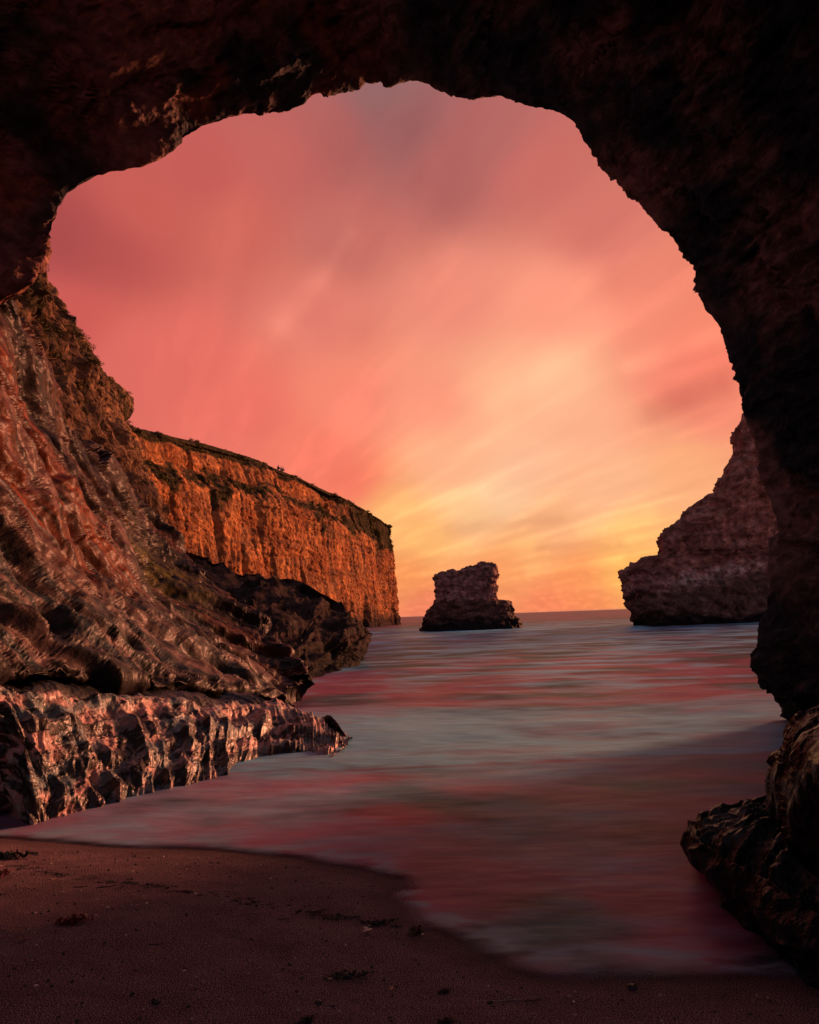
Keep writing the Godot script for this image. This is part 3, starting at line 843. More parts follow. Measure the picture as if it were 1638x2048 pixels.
# Low coastal scrub: leafy clumps on the skin wherever the paint is green.
func scrub(mesh: ArrayMesh, parent: Node3D, count: int, smallest: float, largest: float, where: Callable, by_paint := false, bare := []) -> void:
	var st := SurfaceTool.new()
	st.begin(Mesh.PRIMITIVE_TRIANGLES)
	var r := RandomNumberGenerator.new()
	r.seed = 77
	for k in 70:
		var d := Vector3(r.randfn(), absf(r.randfn()) * 0.8, r.randfn()).normalized() * (0.45 + 0.55 * r.randf())
		var a := Vector3(r.randfn(), r.randfn(), r.randfn()).normalized()
		var b := a.cross(Vector3(r.randfn(), r.randfn(), r.randfn())).normalized()
		var sz := 0.16 + 0.14 * r.randf()
		var tint := lin(0.045, 0.048, 0.02).lerp(lin(0.095, 0.08, 0.03), r.randf())
		for c in [d + a * sz, d + b * sz * 0.6, d - a * sz]:
			st.set_color(tint)
			st.set_normal((d + Vector3.UP * 0.3).normalized())
			st.add_vertex(c)
	var clump := st.commit()
	var arr := mesh.surface_get_arrays(0)
	var V: PackedVector3Array = arr[Mesh.ARRAY_VERTEX]
	var C: PackedColorArray = arr[Mesh.ARRAY_COLOR]
	var N: PackedVector3Array = arr[Mesh.ARRAY_NORMAL]
	var spots: Array[Transform3D] = []
	for k in count * 30:
		if spots.size() >= count: break
		var i := r.randi_range(0, V.size() - 1)
		var good: bool = (C[i].g > C[i].r * 0.9 and C[i].r < 0.1) if by_paint else r.randf() < where.call(V[i])
		for b in bare:
			if V[i].distance_to(b) < 1.3: good = false
		if not good: continue
		var s := lerpf(smallest, largest, r.randf() * r.randf())
		var bs := Basis(Vector3.UP, r.randf() * TAU).scaled(Vector3(s * 1.2, s * (0.6 + 0.5 * r.randf()), s * 1.2))
		spots.append(Transform3D(bs, V[i] + N[i] * s * 0.1))
	var mm := MultiMesh.new()
	mm.transform_format = MultiMesh.TRANSFORM_3D
	mm.mesh = clump
	mm.instance_count = spots.size()
	for i in spots.size(): mm.set_instance_transform(i, spots[i])
	var o := MultiMeshInstance3D.new()
	o.name = "scrub"
	o.multimesh = mm
	var mat := StandardMaterial3D.new()
	mat.vertex_color_use_as_albedo = true
	mat.roughness = 0.9
	mat.metallic_specular = 0.2
	mat.backlight_enabled = true
	mat.backlight = Color(0.25, 0.25, 0.1)
	o.material_override = mat
	tag(o, "", "", "", "stuff")
	parent.add_child(o, true)


# ---------------------------------------------------------------- rocks in the sea
# Closed stack of rounded outlines. levels: [py, left px, right px] at one depth, plus front and back depth in metres.
func stack_rows(levels: Array, depth: float, power: float, segs: int) -> Array:
	var rows := []
	for e in levels:
		var a := at(e[1], e[0], depth)
		var b := at(e[2], e[0], depth)
		var c := (a + b) * 0.5
		var hw := (b.x - a.x) * 0.5
		var r := PackedVector3Array()
		for k in segs + 1:
			var t := TAU * k / segs
			var x := signf(cos(t)) * pow(absf(cos(t)), power) * hw
			var z := signf(sin(t)) * pow(absf(sin(t)), power)
			z *= e[3] if z > 0.0 else e[4]
			r.append(Vector3(c.x + x, c.y, -depth + z))
		rows.append(r)
	return rows


func build_stack() -> void:
	var o := thing("sea_stack", "lone block shaped sea stack standing in the middle of the water", "sea stack")
	var disp := func(p: Vector3, n: Vector3, u: float, v: float) -> float:
		var f := soft.get_noise_3d(p.x * 0.25, p.y * 0.25, p.z * 0.25) * 0.25 - 0.28
		f += cells.get_noise_3d(p.x * 0.4, p.y * 1.1, p.z * 0.4) * 0.2
		f += cells.get_noise_3d(p.x * 1.1, p.y * 2.2, p.z * 1.1) * 0.13
		f += ridge.get_noise_3d(p.x * 0.5, p.y * 0.5, p.z * 0.5) * 0.14
		f += fbm.get_noise_3d(p.x * 1.3, p.y * 1.3, p.z * 1.3) * 0.2
		return f
	var disp_low := func(p: Vector3, n: Vector3, u: float, v: float) -> float:
		return disp.call(p, n, u, v) * (1.0 - ss(6.2, 7.6, v))
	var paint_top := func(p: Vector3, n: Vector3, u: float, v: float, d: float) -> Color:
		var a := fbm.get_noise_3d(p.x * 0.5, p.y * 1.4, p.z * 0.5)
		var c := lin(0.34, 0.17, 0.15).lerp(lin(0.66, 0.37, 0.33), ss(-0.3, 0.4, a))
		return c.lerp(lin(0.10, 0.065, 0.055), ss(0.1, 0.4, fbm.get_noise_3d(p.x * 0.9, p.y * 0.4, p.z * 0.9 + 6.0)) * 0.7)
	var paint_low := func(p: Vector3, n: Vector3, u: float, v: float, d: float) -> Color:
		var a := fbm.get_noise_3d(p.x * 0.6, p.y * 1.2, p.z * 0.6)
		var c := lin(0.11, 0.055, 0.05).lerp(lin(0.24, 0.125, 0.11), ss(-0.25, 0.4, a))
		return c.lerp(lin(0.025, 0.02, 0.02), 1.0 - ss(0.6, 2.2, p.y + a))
	var up := stack_rows([[1216, 862, 1002, 3.4, 3.0], [1204, 864, 1000, 3.4, 3.0], [1190, 867, 996, 3.2, 3.0], [1175, 867, 995, 3.1, 3.0], [1162, 864, 997, 3.0, 3.0], [1152, 864, 999, 2.9, 2.9], [1145, 878, 998, 2.7, 2.8], [1139, 900, 996, 2.4, 2.6], [1133, 930, 993, 2.0, 2.2], [1127, 950, 986, 1.4, 1.6], [1123, 955, 978, 0.8, 0.9], [1121, 963, 970, 0.2, 0.2]], 92.0, 0.62, 20)
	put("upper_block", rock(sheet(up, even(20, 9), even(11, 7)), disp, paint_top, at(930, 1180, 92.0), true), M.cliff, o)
	var low := stack_rows([[1275, 830, 1050, 6.0, 5.0], [1262, 835, 1046, 5.6, 5.0], [1250, 839, 1042, 5.3, 4.8], [1238, 842, 1037, 5.0, 4.6], [1226, 849, 1031, 4.7, 4.4], [1214, 857, 1026, 4.4, 4.1], [1206, 863, 1023, 4.0, 3.8], [1202, 870, 1014, 3.2, 3.0], [1201, 900, 980, 1.0, 1.0]], 92.0, 0.7, 20)
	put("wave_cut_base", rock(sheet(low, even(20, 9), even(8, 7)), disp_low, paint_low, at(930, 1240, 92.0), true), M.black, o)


func build_headland() -> void:
	var o := thing("headland", "bulky stepped headland of dim pink rock at the right, beyond the arch", "headland")
	var lv := [[1262, 1274, 2300, 7.0, 9.0], [1250, 1271, 2300, 6.8, 9.0], [1232, 1266, 2300, 6.6, 9.0], [1212, 1263, 2300, 6.2, 9.0], [1192, 1258, 2300, 5.6, 9.0], [1172, 1252, 2300, 4.4, 9.0], [1156, 1246, 2300, 3.6, 9.0], [1140, 1241, 2300, 3.0, 9.0], [1126, 1244, 2300, 2.7, 9.0], [1112, 1262, 2300, 2.5, 9.0],
		[1100, 1296, 2300, 2.4, 9.0], [1090, 1316, 2300, 2.3, 9.0], [1066, 1319, 2300, 2.2, 29.0], [1044, 1338, 2300, 2.0, 28.0], [1020, 1362, 2300, 1.7, 26.0], [992, 1388, 2300, 1.4, 25.0], [972, 1432, 2300, 1.0, 24.0], [940, 1454, 2300, 0.7, 23.0], [905, 1478, 2300, 0.4, 22.0], [876, 1483, 2300, 0.2, 21.0], [850, 1478, 2300, 0.1, 20.0], [826, 1488, 2300, 0.0, 19.0], [760, 1540, 2300, 0.0, 16.0], [680, 1640, 2300, 0.0, 12.0], [640, 1900, 2200, 0.0, 6.0]]
	for e in lv:
		e[2] = 2000
		e[4] = minf(e[4], 9.0)
	var rows := stack_rows(lv, 80.0, 0.75, 24)
	# the plan is deeper than a plain oval: swing the mass away to the right
	for r in rows:
		var west := INF
		for p in r: west = minf(west, p.x)
		for i in r.size(): r[i].z -= maxf(0.0, r[i].x - west - 3.0) * 0.30
	var us := PackedInt32Array()
	for k in 24: us.append(22 if k >= 4 and k < 12 else 10)
	var s := sheet(rows, us, even(24, 7))
	var disp := func(p: Vector3, n: Vector3, u: float, v: float) -> float:
		var f := soft.get_noise_3d(p.x * 0.15, p.y * 0.15, p.z * 0.15) * 0.6
		f += cells.get_noise_3d(p.x * 0.3 + p.y * 0.06, p.y * 0.9, p.z * 0.3) * 0.3
		f += cells.get_noise_3d(p.x * 0.9, p.y * 1.9, p.z * 0.9) * 0.14
		f += ridge.get_noise_3d(p.x * 0.3, p.y * 0.5, p.z * 0.3) * 0.35
		f += fbm.get_noise_3d(p.x * 0.9, p.y * 0.9, p.z * 0.9) * 0.3 - 0.35
		f -= 1.2 * bump(p.x, 32.5, 3.0) * bump(p.y, 8.6, 1.6)
		return f
	var paint := func(p: Vector3, n: Vector3, u: float, v: float, d: float) -> Color:
		var a := fbm.get_noise_3d(p.x * 0.35, p.y * 0.9, p.z * 0.35)
		var b := fbm.get_noise_3d(p.x * 1.1, p.y * 1.1, p.z * 1.1)
		var c := lin(0.32, 0.165, 0.145).lerp(lin(0.56, 0.31, 0.27), ss(-0.3, 0.4, a + 0.4 * b))
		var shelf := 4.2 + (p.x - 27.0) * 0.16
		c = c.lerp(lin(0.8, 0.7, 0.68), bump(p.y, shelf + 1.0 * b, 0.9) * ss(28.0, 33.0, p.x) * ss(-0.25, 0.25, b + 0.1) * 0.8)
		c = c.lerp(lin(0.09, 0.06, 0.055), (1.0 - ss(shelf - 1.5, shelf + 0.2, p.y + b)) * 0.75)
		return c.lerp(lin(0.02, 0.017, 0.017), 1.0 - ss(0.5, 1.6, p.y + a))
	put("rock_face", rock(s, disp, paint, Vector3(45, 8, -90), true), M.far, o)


func ring(pts: Array, y: float) -> PackedVector3Array:
	var r := PackedVector3Array()
	for e in pts: r.append(lvl(e[0], e[1], y))
	return r


func build_shelf() -> void:
	var o := thing("rock_shelf", "near black wet rock with a grooved flat shelf at the lower right", "rock")
	var r0 := ring([[1760, 1636], [1640, 1642], [1540, 1652], [1450, 1672], [1392, 1715], [1400, 1752], [1442, 1800], [1484, 1856], [1600, 1962], [1760, 2060]], 0.0)
	var r1 := ring([[1760, 1606], [1620, 1614], [1520, 1628], [1440, 1642], [1384, 1668], [1378, 1700], [1432, 1752], [1496, 1808], [1620, 1890], [1780, 1970]], 0.24)
	var r2 := ring([[1760, 1588], [1610, 1598], [1520, 1606], [1440, 1618], [1396, 1634], [1404, 1652], [1446, 1684], [1520, 1712], [1640, 1780], [1800, 1860]], 0.44)
	var c := lvl(1650, 1650, 0.5)
	var r3 := PackedVector3Array()
	var r4 := PackedVector3Array()
	for p in r2:
		r3.append(p.lerp(c, 0.18) + Vector3(0, 0.05, 0))
		r4.append(p.lerp(c, 0.62) + Vector3(0, 0.12, 0))
	var rows := [moved(r0, Vector3(0.05, -0.6, 0)), r0, r1, r2, r3, r4]
	var s := sheet(rows, PackedInt32Array([10, 26, 34, 34, 34, 34, 44, 44, 30]), PackedInt32Array([8, 38, 38, 30, 30]))
	var disp := func(p: Vector3, n: Vector3, u: float, v: float) -> float:
		var f := fbm.get_noise_3d(p.x * 1.1, p.y * 1.1, p.z * 1.1) * 0.1
		var g := fposmod(u * 1.6 - v * 0.25 + 0.4 * soft.get_noise_2d(u, v), 1.0)
		f += ((2.0 * g - 1.0) * (2.0 * g - 1.0) - 0.4) * 0.022
		f += folds.get_noise_3d(p.x * 1.5 + p.z, p.y * 2.5, p.z * 2.5) * 0.02
		f += fbm.get_noise_3d(p.x * 3.0, p.y * 3.0, p.z * 3.0) * 0.022
		if v > 2.6: f -= 0.06 * ss(0.0, 0.4, ridge.get_noise_2d((p.x * 0.5 + p.z) * 3.0, p.x * 0.6)) 
		return f
	var paint := func(p: Vector3, n: Vector3, u: float, v: float, d: float) -> Color:
		var a := fbm.get_noise_3d(p.x * 3.0, p.y * 3.0, p.z * 3.0)
		var k := lin(0.006, 0.012, 0.015).lerp(lin(0.022, 0.040, 0.046), ss(-0.2, 0.4, a))
		k = k.lerp(lin(0.16, 0.17, 0.17), ss(2.7, 3.2, v) * 0.5)
		return k.lerp(lin(0.016, 0.016, 0.016), ss(0.08, 0.3, fbm.get_noise_3d(p.x * 2.0, p.y * 4.0 + 9.0, p.z * 2.0)) * 0.85)
	put("shelf", rock(s, disp, paint, lvl(1640, 1660, 0.2), true), M.dark, o)
	# the upright block behind it
	var levels := []
	for e in [[0.05, 1592, 1606, 1600, 1690, 1660, 1800], [0.5, 1586, 1596, 1594, 1660, 1650, 1740], [0.72, 1574, 1562, 1584, 1616, 1650, 1700], [0.9, 1574, 1534, 1586, 1582, 1655, 1665], [1.1, 1588, 1490, 1602, 1534, 1670, 1610], [1.25, 1608, 1456, 1628, 1490, 1690, 1560], [1.35, 1660, 1424, 1676, 1446, 1730, 1520], [1.5, 1730, 1370, 1740, 1390, 1790, 1440]]:
		var y: float = e[0]
		var a := lvl(e[1], e[2], y)
		var b := lvl(e[3], e[4], y)
		var d := lvl(e[5], e[6], y)
		levels.append(PackedVector3Array([a + Vector3(3.0, 0, -0.7), a + Vector3(1.2, 0, -0.35), a + Vector3(0.35, 0, -0.12), a, b, d, d + Vector3(0.7, 0, 0.5), d + Vector3(2.0, 0, 1.2)]))
	var tops := PackedVector3Array()
	for p in levels[7]: tops.append(p + Vector3(1.2, 0.3, -0.1))
	levels.append(tops)
	var s2 := sheet(levels, PackedInt32Array([10, 16, 24, 36, 40, 30, 16]), even(8, 20))
	var disp2 := func(p: Vector3, n: Vector3, u: float, v: float) -> float:
		var f := fbm.get_noise_3d(p.x * 1.0, p.y * 0.7, p.z * 1.0) * 0.16
		f += folds.get_noise_3d(p.x * 1.4, p.y * 0.9, p.z * 1.4) * 0.07
		f += cells.get_noise_3d(p.x * 2.2, p.y * 1.4, p.z * 2.2) * 0.03
		f += fbm.get_noise_3d(p.x * 3.0, p.y * 2.5, p.z * 3.0) * 0.03
		return f
	var paint2 := func(p: Vector3, n: Vector3, u: float, v: float, d: float) -> Color:
		var a := fbm.get_noise_3d(p.x * 2.0, p.y * 1.0, p.z * 2.0)
		var k := lin(0.003, 0.004, 0.005).lerp(lin(0.010, 0.017, 0.019), ss(0.05, 0.4, a))
		return k.lerp(lin(0.02, 0.012, 0.01), ss(0.1, 0.3, fbm.get_noise_3d(p.x * 3.0 + 4.0, p.y * 3.0, p.z * 3.0)) * 0.8)
	put("upright_block", rock(s2, disp2, paint2, lvl(1720, 1640, 0.6), true), M.dark, o)


# ---------------------------------------------------------------- beach and sea
func build_beach() -> void:
	var P := PackedVector3Array()
	var C := PackedColorArray()
	var nu := 420
	var nv := 330
	for j in nv:
		var t := float(j) / (nv - 1)
		var z := lerpf(34.0, -2.0, t / 0.2) if t < 0.2 else lerpf(-2.0, -9.5, (t - 0.2) / 0.8)
		for i in nu:
			var wide := 1.0 if t >= 0.2 else 1.0 + 3.0 * (1.0 - t / 0.2)
			var x := lerpf(-11.0, 9.0, float(i) / (nu - 1)) * wide
			var y := sand_height(x, z)
			y += 0.004 * fbm.get_noise_2d(x * 22.0, z * 26.0)
			P.append(Vector3(x, maxf(y, -1.2), z))
			var s := y / 0.085
			var wet := 1.0 - ss(0.03, 0.3, s + 0.06 * fbm.get_noise_2d(x * 1.5, z * 1.5))
			var a := fbm.get_noise_2d(x * 1.8, z * 3.0)
			var c := lin(0.56, 0.33, 0.42).lerp(lin(0.72, 0.44, 0.53), ss(-0.4, 0.4, a))
			var tide := bump(s, 0.95 + 0.12 * soft.get_noise_2d(x * 0.7, z * 0.7), 0.05) * ss(-0.1, 0.3, fbm.get_noise_2d(x * 3.0, z * 3.0))
			c = c.lerp(c * 0.6, tide)
			C.append(c.lerp(c * 0.62, wet))
	var N := grid_normals(P, nu, nv, 1.0)
	var up := N[nu * 40 + 50].y > 0.0
	if not up: N = grid_normals(P, nu, nv, -1.0)
	var o := put("beach", grid_mesh(P, N, C, nu, nv, not up), M.sand)
	tag(o, "dark coarse sand beach in the foreground inside the cave mouth", "", "", "structure")


func build_sea() -> void:
	var P := PackedVector3Array()
	var C := PackedColorArray()
	var nu := 420
	var rows := PackedFloat32Array()
	var z := 3.0
	while z < 7000.0:
		rows.append(z)
		z *= 1.0042 if z < 60.0 else (1.012 if z < 400.0 else 1.06)
	var nv := rows.size()
	var rocky := []                                              # where waves wash against rock
	for list in [[[66, 1652], [215, 1610], [360, 1578], [500, 1540], [632, 1534], [690, 1482]], [[600, 1366], [690, 1340], [722, 1324]], [[1500, 1440], [1560, 1452], [1612, 1480]]]:
		var line := PackedVector2Array()
		for e in list:
			var q := lvl(e[0], e[1], 0.0)
			line.append(Vector2(q.x, q.z))
		rocky.append(line)
	for j in nv:
		var d := rows[j]
		var half := d * 1.0 + 9.0
		var calm := ss(5.0, 12.0, d)
		for i in nu:
			var s := 2.0 * i / (nu - 1) - 1.0
			var x := half * s * (0.45 + 0.55 * s * s)
			var h := 0.0
			if d < 900.0:
				var fade := 1.0 - ss(250.0, 900.0, d)
				h += 0.09 * soft.get_noise_2d(x * 0.07 + 3.0, d * 0.16) * calm * fade
				h += 0.03 * soft.get_noise_2d(x * 0.22, d * 0.5 + 8.0) * calm * fade
				h += 0.01 * soft.get_noise_2d(x * 0.7, d * 1.2) * fade * ss(3.0, 8.0, d)
			# foam, as the long exposure leaves it: soft veils drawn out sideways
			var k := sqrt(d / 10.0)                                   # the swell's marks grow with the depth of the water
			var e := 2.0 * sqrt(10.0 * d)
			var veil := fbm.get_noise_2d(x * 0.36 / k + 2.0, e * 0.85) * 1.5
			var fine := fbm.get_noise_2d(x * 1.2 / k, e * 2.8 + 4.0)
			var wide_ := soft.get_noise_2d(x * 0.12 + 9.0, d * 0.2)
			var front := 9.25 + 0.05 * soft.get_noise_1d(x * 0.7) + 0.03 * x
			var band := ss(front, front + 0.25, d + 0.12 * fine) * (1.0 - ss(13.5, 17.0, d + 1.8 * veil))
			var f := band * (0.75 + 0.4 * veil + 0.25 * fine + 0.45 * exp(-pow((x - 0.1) / 1.9, 2.0) - pow((d - 12.0) / 2.2, 2.0)))
			f = maxf(f, 0.75 * bump(d, front, 0.05) * ss(-1.6, -0.8, x) * (1.0 - ss(1.5, 4.0, x)))
			f = maxf(f, (0.55 + 0.4 * veil) * ss(7.0, 9.2, d) * (1.0 - ss(front, front + 0.2, d)) * (1.0 - 0.5 * ss(1.0, 4.0, x)))
			f = maxf(f, (0.12 + 0.3 * veil + 0.15 * fine + 0.32 * ss(0.3, -2.2, x)) * (1.0 - ss(8.6, 9.4, d)))
			f = maxf(f, (0.30 * ss(24.0, 40.0, d) + 0.10 + 0.7 * veil + 0.2 * fine + 0.4 * wide_) * ss(15.5, 18.0, d) * (1.0 - ss(80.0, 170.0, d)))
			f = maxf(f, 0.6 * exp(-pow((x - 7.5) / 9.0, 2.0)) * bump(d, 85.0, 7.0) * 1.8)
			if d > 5.0 and d < 36.0:
				var wash := INF
				for line in rocky:
					for i2 in line.size() - 1:
						wash = minf(wash, Vector2(x, -d).distance_squared_to(Geometry2D.get_closest_point_to_segment(Vector2(x, -d), line[i2], line[i2 + 1])))
				f = maxf(f, (0.42 + 0.5 * veil + 0.3 * fine) * exp(-sqrt(wash) / (0.3 + 0.02 * d)))
			f = clampf(f, 0.0, 1.0)
			# the rosy sky's reflection, painted into the water in patches; dark water between them
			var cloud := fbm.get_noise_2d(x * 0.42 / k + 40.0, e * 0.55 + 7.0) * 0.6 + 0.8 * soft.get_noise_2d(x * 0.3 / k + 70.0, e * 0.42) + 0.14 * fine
			var rose_reflection := ss(-0.55, 0.5, cloud + 0.2 - 0.55 * ss(23.0, 34.0, d) * (1.0 - ss(80.0, 220.0, d)))
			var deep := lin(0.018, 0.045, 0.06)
			var c := deep.lerp(lin(0.235, 0.068, 0.13).lerp(lin(0.40, 0.085, 0.17), 1.0 - ss(7.5, 10.5, d)), rose_reflection).lerp(lin(0.17, 0.46, 0.66), f)
			c.a = 1.0
			if d < 10.0 and absf(x) < 12.0:
				var sd := -shore_distance(x, -d)
				c.a = ss(-0.02, 0.2, sd + 0.05 * fine + 0.02 * veil)
				c = c.lerp(lin(0.25, 0.38, 0.5), 0.75 * bump(sd, 0.2 + 0.2 * veil, 0.12) * ss(-0.1, 0.25, fine + 0.1))
				c.a = ss(-0.02, 0.2, sd + 0.05 * fine + 0.02 * veil)
				h = h * ss(0.0, 1.5, sd) + 0.012
				if sd < -0.4: h = -0.3
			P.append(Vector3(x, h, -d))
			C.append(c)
	var N := grid_normals(P, nu, nv, 1.0)
	var up := N[nu * (nv / 2) + nu / 2].y > 0.0
	if not up: N = grid_normals(P, nu, nv, -1.0)
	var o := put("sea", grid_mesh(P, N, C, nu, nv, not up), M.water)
	tag(o, "misty long exposure sea with pale foam veils, running out to the horizon", "", "", "structure")


# ---------------------------------------------------------------- people
# Surface nets over capsules joined by a smooth minimum. bones: [a, b, radius a, radius b]
func body_mesh(bones: Array, cell: float) -> ArrayMesh:
	var lo := Vector3.INF
	var hi := -Vector3.INF
	for b in bones:
		var r := maxf(b[2], b[3]) + cell * 2.0
		for e in [b[0], b[1]]:
			lo = lo.min(e - Vector3.ONE * r)
			hi = hi.max(e + Vector3.ONE * r)
	var n := Vector3i(((hi - lo) / cell).ceil()) + Vector3i.ONE
	var F := PackedFloat32Array()
	F.resize(n.x * n.y * n.z)
	for z in n.z:
		for y in n.y:
			for x in n.x:
				var p := lo + Vector3(x, y, z) * cell
				var acc := 0.0
				for b in bones:
					var ab: Vector3 = b[1] - b[0]
					var t := clampf((p - b[0]).dot(ab) / maxf(ab.length_squared(), 1e-9), 0.0, 1.0)
					var d: float = p.distance_to(b[0] + ab * t) - lerpf(b[2], b[3], t)
					acc += exp(-d * 45.0)
				F[(z * n.y + y) * n.x + x] = -log(maxf(acc, 1e-30)) / 45.0
	var index := {}
	var V := PackedVector3Array()
	for z in n.z - 1:
		for y in n.y - 1:
			for x in n.x - 1:
				var sum := Vector3.ZERO
				var cnt := 0
				for e in [[0, 0, 0, 1, 0, 0], [0, 1, 0, 1, 1, 0], [0, 0, 1, 1, 0, 1], [0, 1, 1, 1, 1, 1], [0, 0, 0, 0, 1, 0], [1, 0, 0, 1, 1, 0], [0, 0, 1, 0, 1, 1], [1, 0, 1, 1, 1, 1], [0, 0, 0, 0, 0, 1], [1, 0, 0, 1, 0, 1], [0, 1, 0, 0, 1, 1], [1, 1, 0, 1, 1, 1]]:
					var f0 := F[((z + e[2]) * n.y + y + e[1]) * n.x + x + e[0]]
					var f1 := F[((z + e[5]) * n.y + y + e[4]) * n.x + x + e[3]]
					if (f0 < 0.0) != (f1 < 0.0):
						sum += Vector3(e[0], e[1], e[2]).lerp(Vector3(e[3], e[4], e[5]), f0 / (f0 - f1))
						cnt += 1
				if cnt:
					index[(z * n.y + y) * n.x + x] = V.size()
					V.append(lo + (Vector3(x, y, z) + sum / cnt) * cell)
	var st := SurfaceTool.new()
	st.begin(Mesh.PRIMITIVE_TRIANGLES)
	st.set_smooth_group(0)
	var step := [1, n.x, n.x * n.y]
	for z in range(1, n.z - 1):
		for y in range(1, n.y - 1):
			for x in range(1, n.x - 1):
				var k := (z * n.y + y) * n.x + x
				for a in 3:
					var s: int = step[a]
					if (F[k] < 0.0) == (F[k + s] < 0.0): continue
					var b: int = step[(a + 1) % 3]
					var c: int = step[(a + 2) % 3]
					var q := [k - b - c, k - c, k, k - b]
					if F[k] >= 0.0: q.reverse()
					for t in [0, 2, 1, 0, 3, 2]: st.add_vertex(V[index[q[t]]])
	st.index()
	st.generate_normals()
	return st.commit()


func crest(mesh: ArrayMesh, px: float) -> Vector3:            # where the cliff top shows against the sky
	var V: PackedVector3Array = mesh.surface_get_arrays(0)[Mesh.ARRAY_VERTEX]
	var best := V[0]
	var top := INF
	for v in V:
		var q := seen_at(v)
		if absf(q.x - px) < 2.5 and q.y < top:
			top = q.y
			best = v
	return best

func build_people() -> void:
	var skin := plain_mat(lin(0.32, 0.17, 0.12), 0.6)
	var hair := plain_mat(lin(0.02, 0.014, 0.012), 0.7)
	# each sits with knees drawn up on the cliff's edge
	for e in [[558.5, 943.5, 126.0, lin(0.05, 0.045, 0.07), lin(0.03, 0.03, 0.035), 0.5, "person in dark clothes sitting upright on the cliff top, leftmost of three", 1.06],
			[563.5, 946.5, 127.0, lin(0.45, 0.3, 0.27), lin(0.12, 0.12, 0.14), 0.7, "person in a pale top sitting in the middle of three on the cliff top", 0.98],
			[566.8, 948.5, 127.6, lin(0.03, 0.03, 0.032), lin(0.03, 0.03, 0.035), 0.9, "person in black huddled forward on the cliff top, rightmost of three", 0.9]]:
		var base := crest(M.crest, e[0]) + Vector3(0, -0.03, 0)
		var o := thing("person", e[6], "person", base, "people sitting on the cliff top")
		o.rotation.y = e[5]
		o.scale = Vector3.ONE * e[7]
		var bend: float = 0.05 if e[7] > 0.95 else 0.2
		var hip := Vector3(0, 0.13, 0)
		var chest := Vector3(0, 0.46, bend)
		var neck := Vector3(0, 0.63, bend * 1.3)
		var head := Vector3(0, 0.79, bend * 1.6)
		put("body", body_mesh([[neck, head, 0.055, 0.06], [head, head + Vector3(0, 0.04, 0.02), 0.092, 0.1], [head + Vector3(0, -0.02, 0.1), head + Vector3(0, -0.03, 0.112), 0.02, 0.016]], 0.028), skin, o)
		var wear := []
		wear.append([hip, chest, 0.15, 0.155])
		wear.append([chest, neck, 0.14, 0.07])
		for s in [-1.0, 1.0]:
			wear.append([chest + Vector3(0.17 * s, 0.08, 0), Vector3(0.25 * s, 0.3, bend + 0.12), 0.06, 0.05])
			wear.append([Vector3(0.25 * s, 0.3, bend + 0.12), Vector3(0.1 * s, 0.32, 0.4), 0.05, 0.038])
		put("jacket", body_mesh(wear, 0.04), plain_mat(e[3], 0.85), o)
		var legs := []
		for s in [-1.0, 1.0]:
			legs.append([hip + Vector3(0.09 * s, 0, 0), Vector3(0.12 * s, 0.42, 0.42), 0.09, 0.065])
			legs.append([Vector3(0.12 * s, 0.42, 0.42), Vector3(0.11 * s, 0.04, 0.55), 0.06, 0.045])
			legs.append([Vector3(0.11 * s, 0.04, 0.55), Vector3(0.12 * s, 0.03, 0.72), 0.045, 0.035])
		put("trousers", body_mesh(legs, 0.04), plain_mat(e[4], 0.85), o)
		put("hair", body_mesh([[head + Vector3(0, 0.07, -0.02), head + Vector3(0, 0.03, -0.045), 0.09, 0.09]], 0.03), hair, o)


# ---------------------------------------------------------------- what the tide left on the sand
func lump(sd: int, squash: float, rough: float) -> ArrayMesh:
	var rows := []
	var n := FastNoiseLite.new()
	n.seed = sd
	n.frequency = 1.3
	for j in 8:
		var th := PI * j / 7.0
		var r := PackedVector3Array()
		for i in 13:
			var ph := TAU * i / 12.0
			var d := Vector3(sin(th) * cos(ph), cos(th), sin(th) * sin(ph))
			r.append(d * Vector3(1, squash, 0.75) * (1.0 + rough * n.get_noise_3dv(d * 1.3)))
		rows.append(r)
	var s := sheet(rows, even(12, 1), even(7, 1))
	return rock(s, func(p: Vector3, nn: Vector3, u: float, v: float) -> float: return 0.0, func(p: Vector3, nn: Vector3, u: float, v: float, d: float) -> Color: return Color.WHITE, Vector3.ZERO, true)

func stick(st: SurfaceTool, pts: Array, r0: float, r1: float) -> void:
	var n := pts.size()
	for i in n - 1:
		var a: Vector3 = pts[i]
		var b: Vector3 = pts[i + 1]
		var d := (b - a).normalized()
		var x := d.cross(Vector3.UP if absf(d.y) < 0.9 else Vector3.RIGHT).normalized()
		var y := x.cross(d)
		var ra := lerpf(r0, r1, float(i) / (n - 1))
		var rb := lerpf(r0, r1, float(i + 1) / (n - 1))
		for k in 5:
			var c0 := x * cos(TAU * k / 5.0) + y * sin(TAU * k / 5.0)
			var c1 := x * cos(TAU * (k + 1) / 5.0) + y * sin(TAU * (k + 1) / 5.0)
			for p in [a + c0 * ra, b + c0 * rb, b + c1 * rb, a + c0 * ra, b + c1 * rb, a + c1 * ra]:
				st.add_vertex(p)

